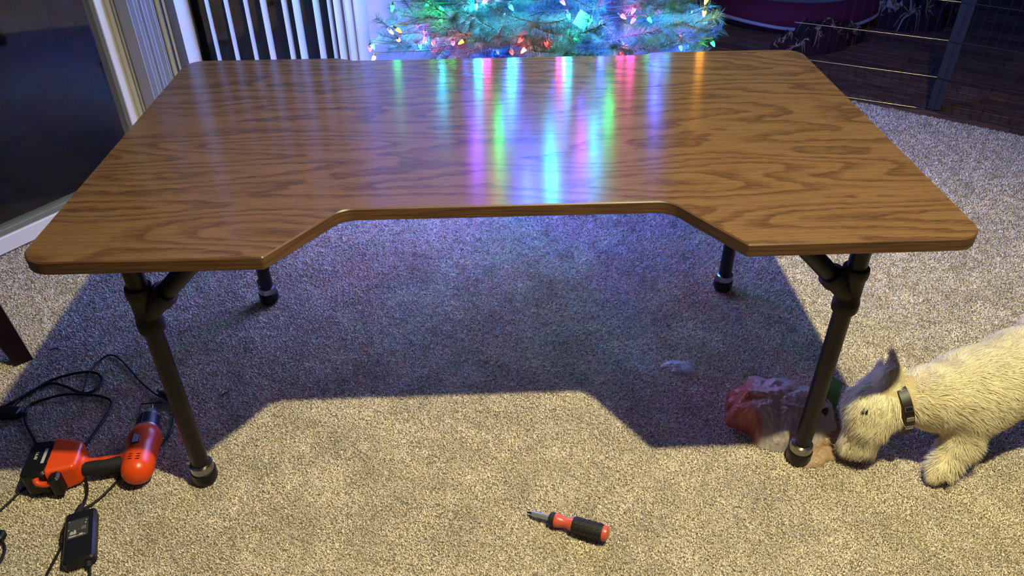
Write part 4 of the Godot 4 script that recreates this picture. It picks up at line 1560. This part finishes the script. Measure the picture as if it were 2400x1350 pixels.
# ====================================================================== dog
func build_dog() -> void:
	var dog := thing("dog", "small cream dog with a dark collar sniffing at the plastic bag, head lowered", "dog")
	var f := Field.new()
	f.k = 0.03
	f.bone(Vector3(0.900, 0.165, 0.395), Vector3(0.915, 0.16, 0.40), 0.056, 0.055)      # skull
	f.bone(Vector3(0.893, 0.13, 0.405), Vector3(0.868, 0.062, 0.420), 0.042, 0.026)      # muzzle
	f.bone(Vector3(0.905, 0.12, 0.425), Vector3(0.900, 0.075, 0.440), 0.040, 0.026)      # cheek and beard
	f.bone(Vector3(0.930, 0.168, 0.40), Vector3(1.05, 0.198, 0.40), 0.048, 0.066)        # neck
	f.bone(Vector3(1.06, 0.185, 0.40), Vector3(1.16, 0.185, 0.385), 0.076, 0.098)        # chest
	f.bone(Vector3(1.14, 0.190, 0.385), Vector3(1.32, 0.205, 0.33), 0.097, 0.104)        # barrel
	f.bone(Vector3(1.32, 0.205, 0.33), Vector3(1.50, 0.205, 0.26), 0.100, 0.092)         # loin and rump
	f.bone(Vector3(1.130, 0.150, 0.435), Vector3(1.125, 0.100, 0.462), 0.052, 0.036)     # near shoulder
	f.bone(Vector3(1.125, 0.100, 0.462), Vector3(1.085, 0.045, 0.488), 0.035, 0.026)
	f.bone(Vector3(1.085, 0.040, 0.490), Vector3(1.058, 0.022, 0.505), 0.027, 0.024)     # near paw
	f.bone(Vector3(1.150, 0.150, 0.335), Vector3(1.165, 0.080, 0.335), 0.048, 0.030)     # far foreleg
	f.bone(Vector3(1.165, 0.080, 0.335), Vector3(1.150, 0.022, 0.345), 0.028, 0.024)
	for s: float in [-1.0, 1.0]:
		var off := Vector3(0.03, 0, 0.09) * s
		f.bone(Vector3(1.49, 0.18, 0.265) + off, Vector3(1.455, 0.12, 0.285) + off, 0.062, 0.042)
		f.bone(Vector3(1.455, 0.12, 0.285) + off, Vector3(1.525, 0.075, 0.258) + off, 0.036, 0.024)
		f.bone(Vector3(1.525, 0.075, 0.258) + off, Vector3(1.500, 0.022, 0.268) + off, 0.023, 0.024)
	f.bone(Vector3(1.56, 0.24, 0.235), Vector3(1.64, 0.33, 0.20), 0.026, 0.014)          # tail
	# ears
	f.bone(Vector3(0.936, 0.198, 0.40), Vector3(0.945, 0.238, 0.375), 0.030, 0.022)
	f.bone(Vector3(0.945, 0.238, 0.375), Vector3(0.950, 0.282, 0.345), 0.022, 0.009)
	f.bone(Vector3(0.925, 0.200, 0.352), Vector3(0.938, 0.228, 0.325), 0.024, 0.012)
	var skin := plain(Color(0.74, 0.65, 0.48), 0.9)
	var m := nets(f.value, Vector3(0.81, -0.01, 0.10), Vector3(1.70, 0.37, 0.56), 0.0095)
	put("body", m, skin, dog)
	dog_fur(dog, m)
	# nose and eyes
	var st := begin()
	ball(st, Vector3(0.862, 0.045, 0.424), Vector3(0.012, 0.010, 0.012), 8, 12)
	obj("nose", st, plain(Color(0.03, 0.025, 0.025), 0.35), dog)
	for e: Vector3 in [Vector3(0.8675, 0.185, 0.4350), Vector3(0.864, 0.179, 0.364)]:
		st = begin()
		ball(st, e, Vector3.ONE * 0.0105, 8, 12)
		obj("eye", st, plain(Color(0.03, 0.02, 0.02), 0.15), dog)
	# collar
	var ax := Vector3(0.12, 0.03, 0.0).normalized()
	var at := Vector3(0.968, 0.175, 0.40)
	var cx := Transform3D(Basis(ax.cross(Vector3.BACK).normalized(), ax, Vector3.BACK), at)
	st = begin()
	lathe(st, cx, [Vector2(0.057, -0.0125), Vector2(0.065, -0.0125), Vector2(0.067, -0.011), Vector2(0.067, 0.011), Vector2(0.065, 0.0125), Vector2(0.057, 0.0125), Vector2(0.057, -0.0125)], 40)
	var collar := obj("collar", st, plain(Color(0.12, 0.055, 0.03), 0.45), dog)
	st = begin()
	for e: Array in [[2.15, 0.0], [1.75, 0.0], [1.3, 0.0]]:
		var an: float = e[0]
		var c := cx * Vector3(cos(an) * 0.068, 0, sin(an) * 0.068)
		box(st, frame(c, ax, (c - at).normalized()), Vector3(0.019, 0.004, 0.012), 0.0012)
	obj("buckle", st, mats.steel, collar)
	st = begin()
	box(st, frame(cx * Vector3(cos(0.5) * 0.069, 0, sin(0.5) * 0.069), ax, Vector3(0, -0.2, 1)), Vector3(0.030, 0.012, 0.030), 0.003)
	obj("tag_case", st, plain(Color(0.07, 0.04, 0.03), 0.4), collar)

func dog_fur(dog: Node3D, m: ArrayMesh) -> void:
	var arr := m.surface_get_arrays(0)
	var v: PackedVector3Array = arr[Mesh.ARRAY_VERTEX]
	var nn: PackedVector3Array = arr[Mesh.ARRAY_NORMAL]
	var ix: PackedInt32Array = arr[Mesh.ARRAY_INDEX]
	# one bent blade of hair, length 1 along y, bending towards -z
	var st := begin()
	flat(st)
	var seg := 4
	for k in seg:
		var t0 := float(k) / seg
		var t1 := float(k + 1) / seg
		var w0 := 0.5 * (1.0 - t0 * t0)
		var w1 := 0.5 * (1.0 - t1 * t1)
		var a := Vector3(-w0, t0, -0.22 * t0 * t0)
		var b := Vector3(w0, t0, -0.22 * t0 * t0)
		var c := Vector3(w1, t1, -0.22 * t1 * t1)
		var d := Vector3(-w1, t1, -0.22 * t1 * t1)
		tri(st, a, b, c)
		if k < seg - 1:
			tri(st, a, c, d)
	st.generate_normals()
	var hair := st.commit()
	var mm := MultiMesh.new()
	mm.transform_format = MultiMesh.TRANSFORM_3D
	mm.use_colors = true
	mm.mesh = hair
	var r := RandomNumberGenerator.new()
	r.seed = 15
	var clump := FastNoiseLite.new()
	clump.seed = 6
	clump.frequency = 22.0
	var xs: Array[Transform3D] = []
	var cs: Array[Color] = []
	for k in range(0, ix.size(), 3):
		var a := v[ix[k]]
		var b := v[ix[k + 1]]
		var c := v[ix[k + 2]]
		var area := (b - a).cross(c - a).length() * 0.5
		var want := area * 190000.0
		var cnt := int(want) + (1 if r.randf() < want - int(want) else 0)
		for j in cnt:
			var s := r.randf()
			var t := r.randf()
			if s + t > 1.0:
				s = 1.0 - s
				t = 1.0 - t
			var p := a + (b - a) * s + (c - a) * t
			var n := (nn[ix[k]] * (1 - s - t) + nn[ix[k + 1]] * s + nn[ix[k + 2]] * t).normalized()
			# lie of the coat: back along the body and down; on the head down the face; on legs down
			var flow := Vector3(0.9, -0.55, -0.1)
			var len := 0.030
			var lift := 0.38
			if p.x < 0.96:
				flow = Vector3(-0.35, -0.9, 0.15)
				len = 0.034
				if p.y > 0.228:
					flow = Vector3(0.1, 0.9, -0.3)
					len = 0.026
				elif p.y < 0.10:
					len = 0.036
			elif p.y < 0.05:
				flow = Vector3(-0.5, -0.4, 0.3)
				len = 0.014
			elif p.y < 0.13:
				flow = Vector3(0.35, -1.0, 0.0)
				len = 0.034
			if absf((p - Vector3(0.968, 0.175, 0.40)).dot(Vector3(0.970, 0.243, 0))) < 0.0125 and p.y < 0.24:
				len = 0.007
			elif p.x >= 0.968 and p.x < 1.01:
				len = 0.028
			var nc := Vector3(clump.get_noise_3d(p.x, p.y, p.z), clump.get_noise_3d(p.x + 9.0, p.y, p.z), clump.get_noise_3d(p.x, p.y + 9.0, p.z))
			flow = (flow.normalized() + nc * 1.1 + Vector3(r.randf_range(-1, 1), r.randf_range(-1, 1), r.randf_range(-1, 1)) * 0.16)
			flow = flow - n * flow.dot(n)
			if flow.length() < 0.05:
				continue
			var d := (flow.normalized() + n * lift * r.randf_range(0.6, 1.5)).normalized()
			len *= r.randf_range(0.65, 1.2)
			if p.y + d.y * len < 0.002:
				len = maxf(0.004, (p.y - 0.002) / maxf(0.05, -d.y))
			var side := d.cross(n).normalized()
			var back := side.cross(d)
			xs.append(Transform3D(Basis(side * 0.0011, d * len, back * len), p - n * 0.002))
			var tone := 0.86 + 0.20 * r.randf() + nc.x * 0.12
			cs.append(Color(0.80 * tone, 0.70 * tone, 0.46 * tone))
	mm.instance_count = xs.size()
	for k in xs.size():
		mm.set_instance_transform(k, xs[k])
		mm.set_instance_color(k, cs[k])
	var o := MultiMeshInstance3D.new()
	o.name = "fur"
	o.multimesh = mm
	var hm := plain(Color.WHITE, 0.6, 0.0, 0.3)
	hm.vertex_color_use_as_albedo = true
	hm.backlight_enabled = true
	hm.backlight = Color(0.25, 0.22, 0.17)
	o.material_override = hm
	o.set_meta("kind", "stuff")
	dog.add_child(o, true)
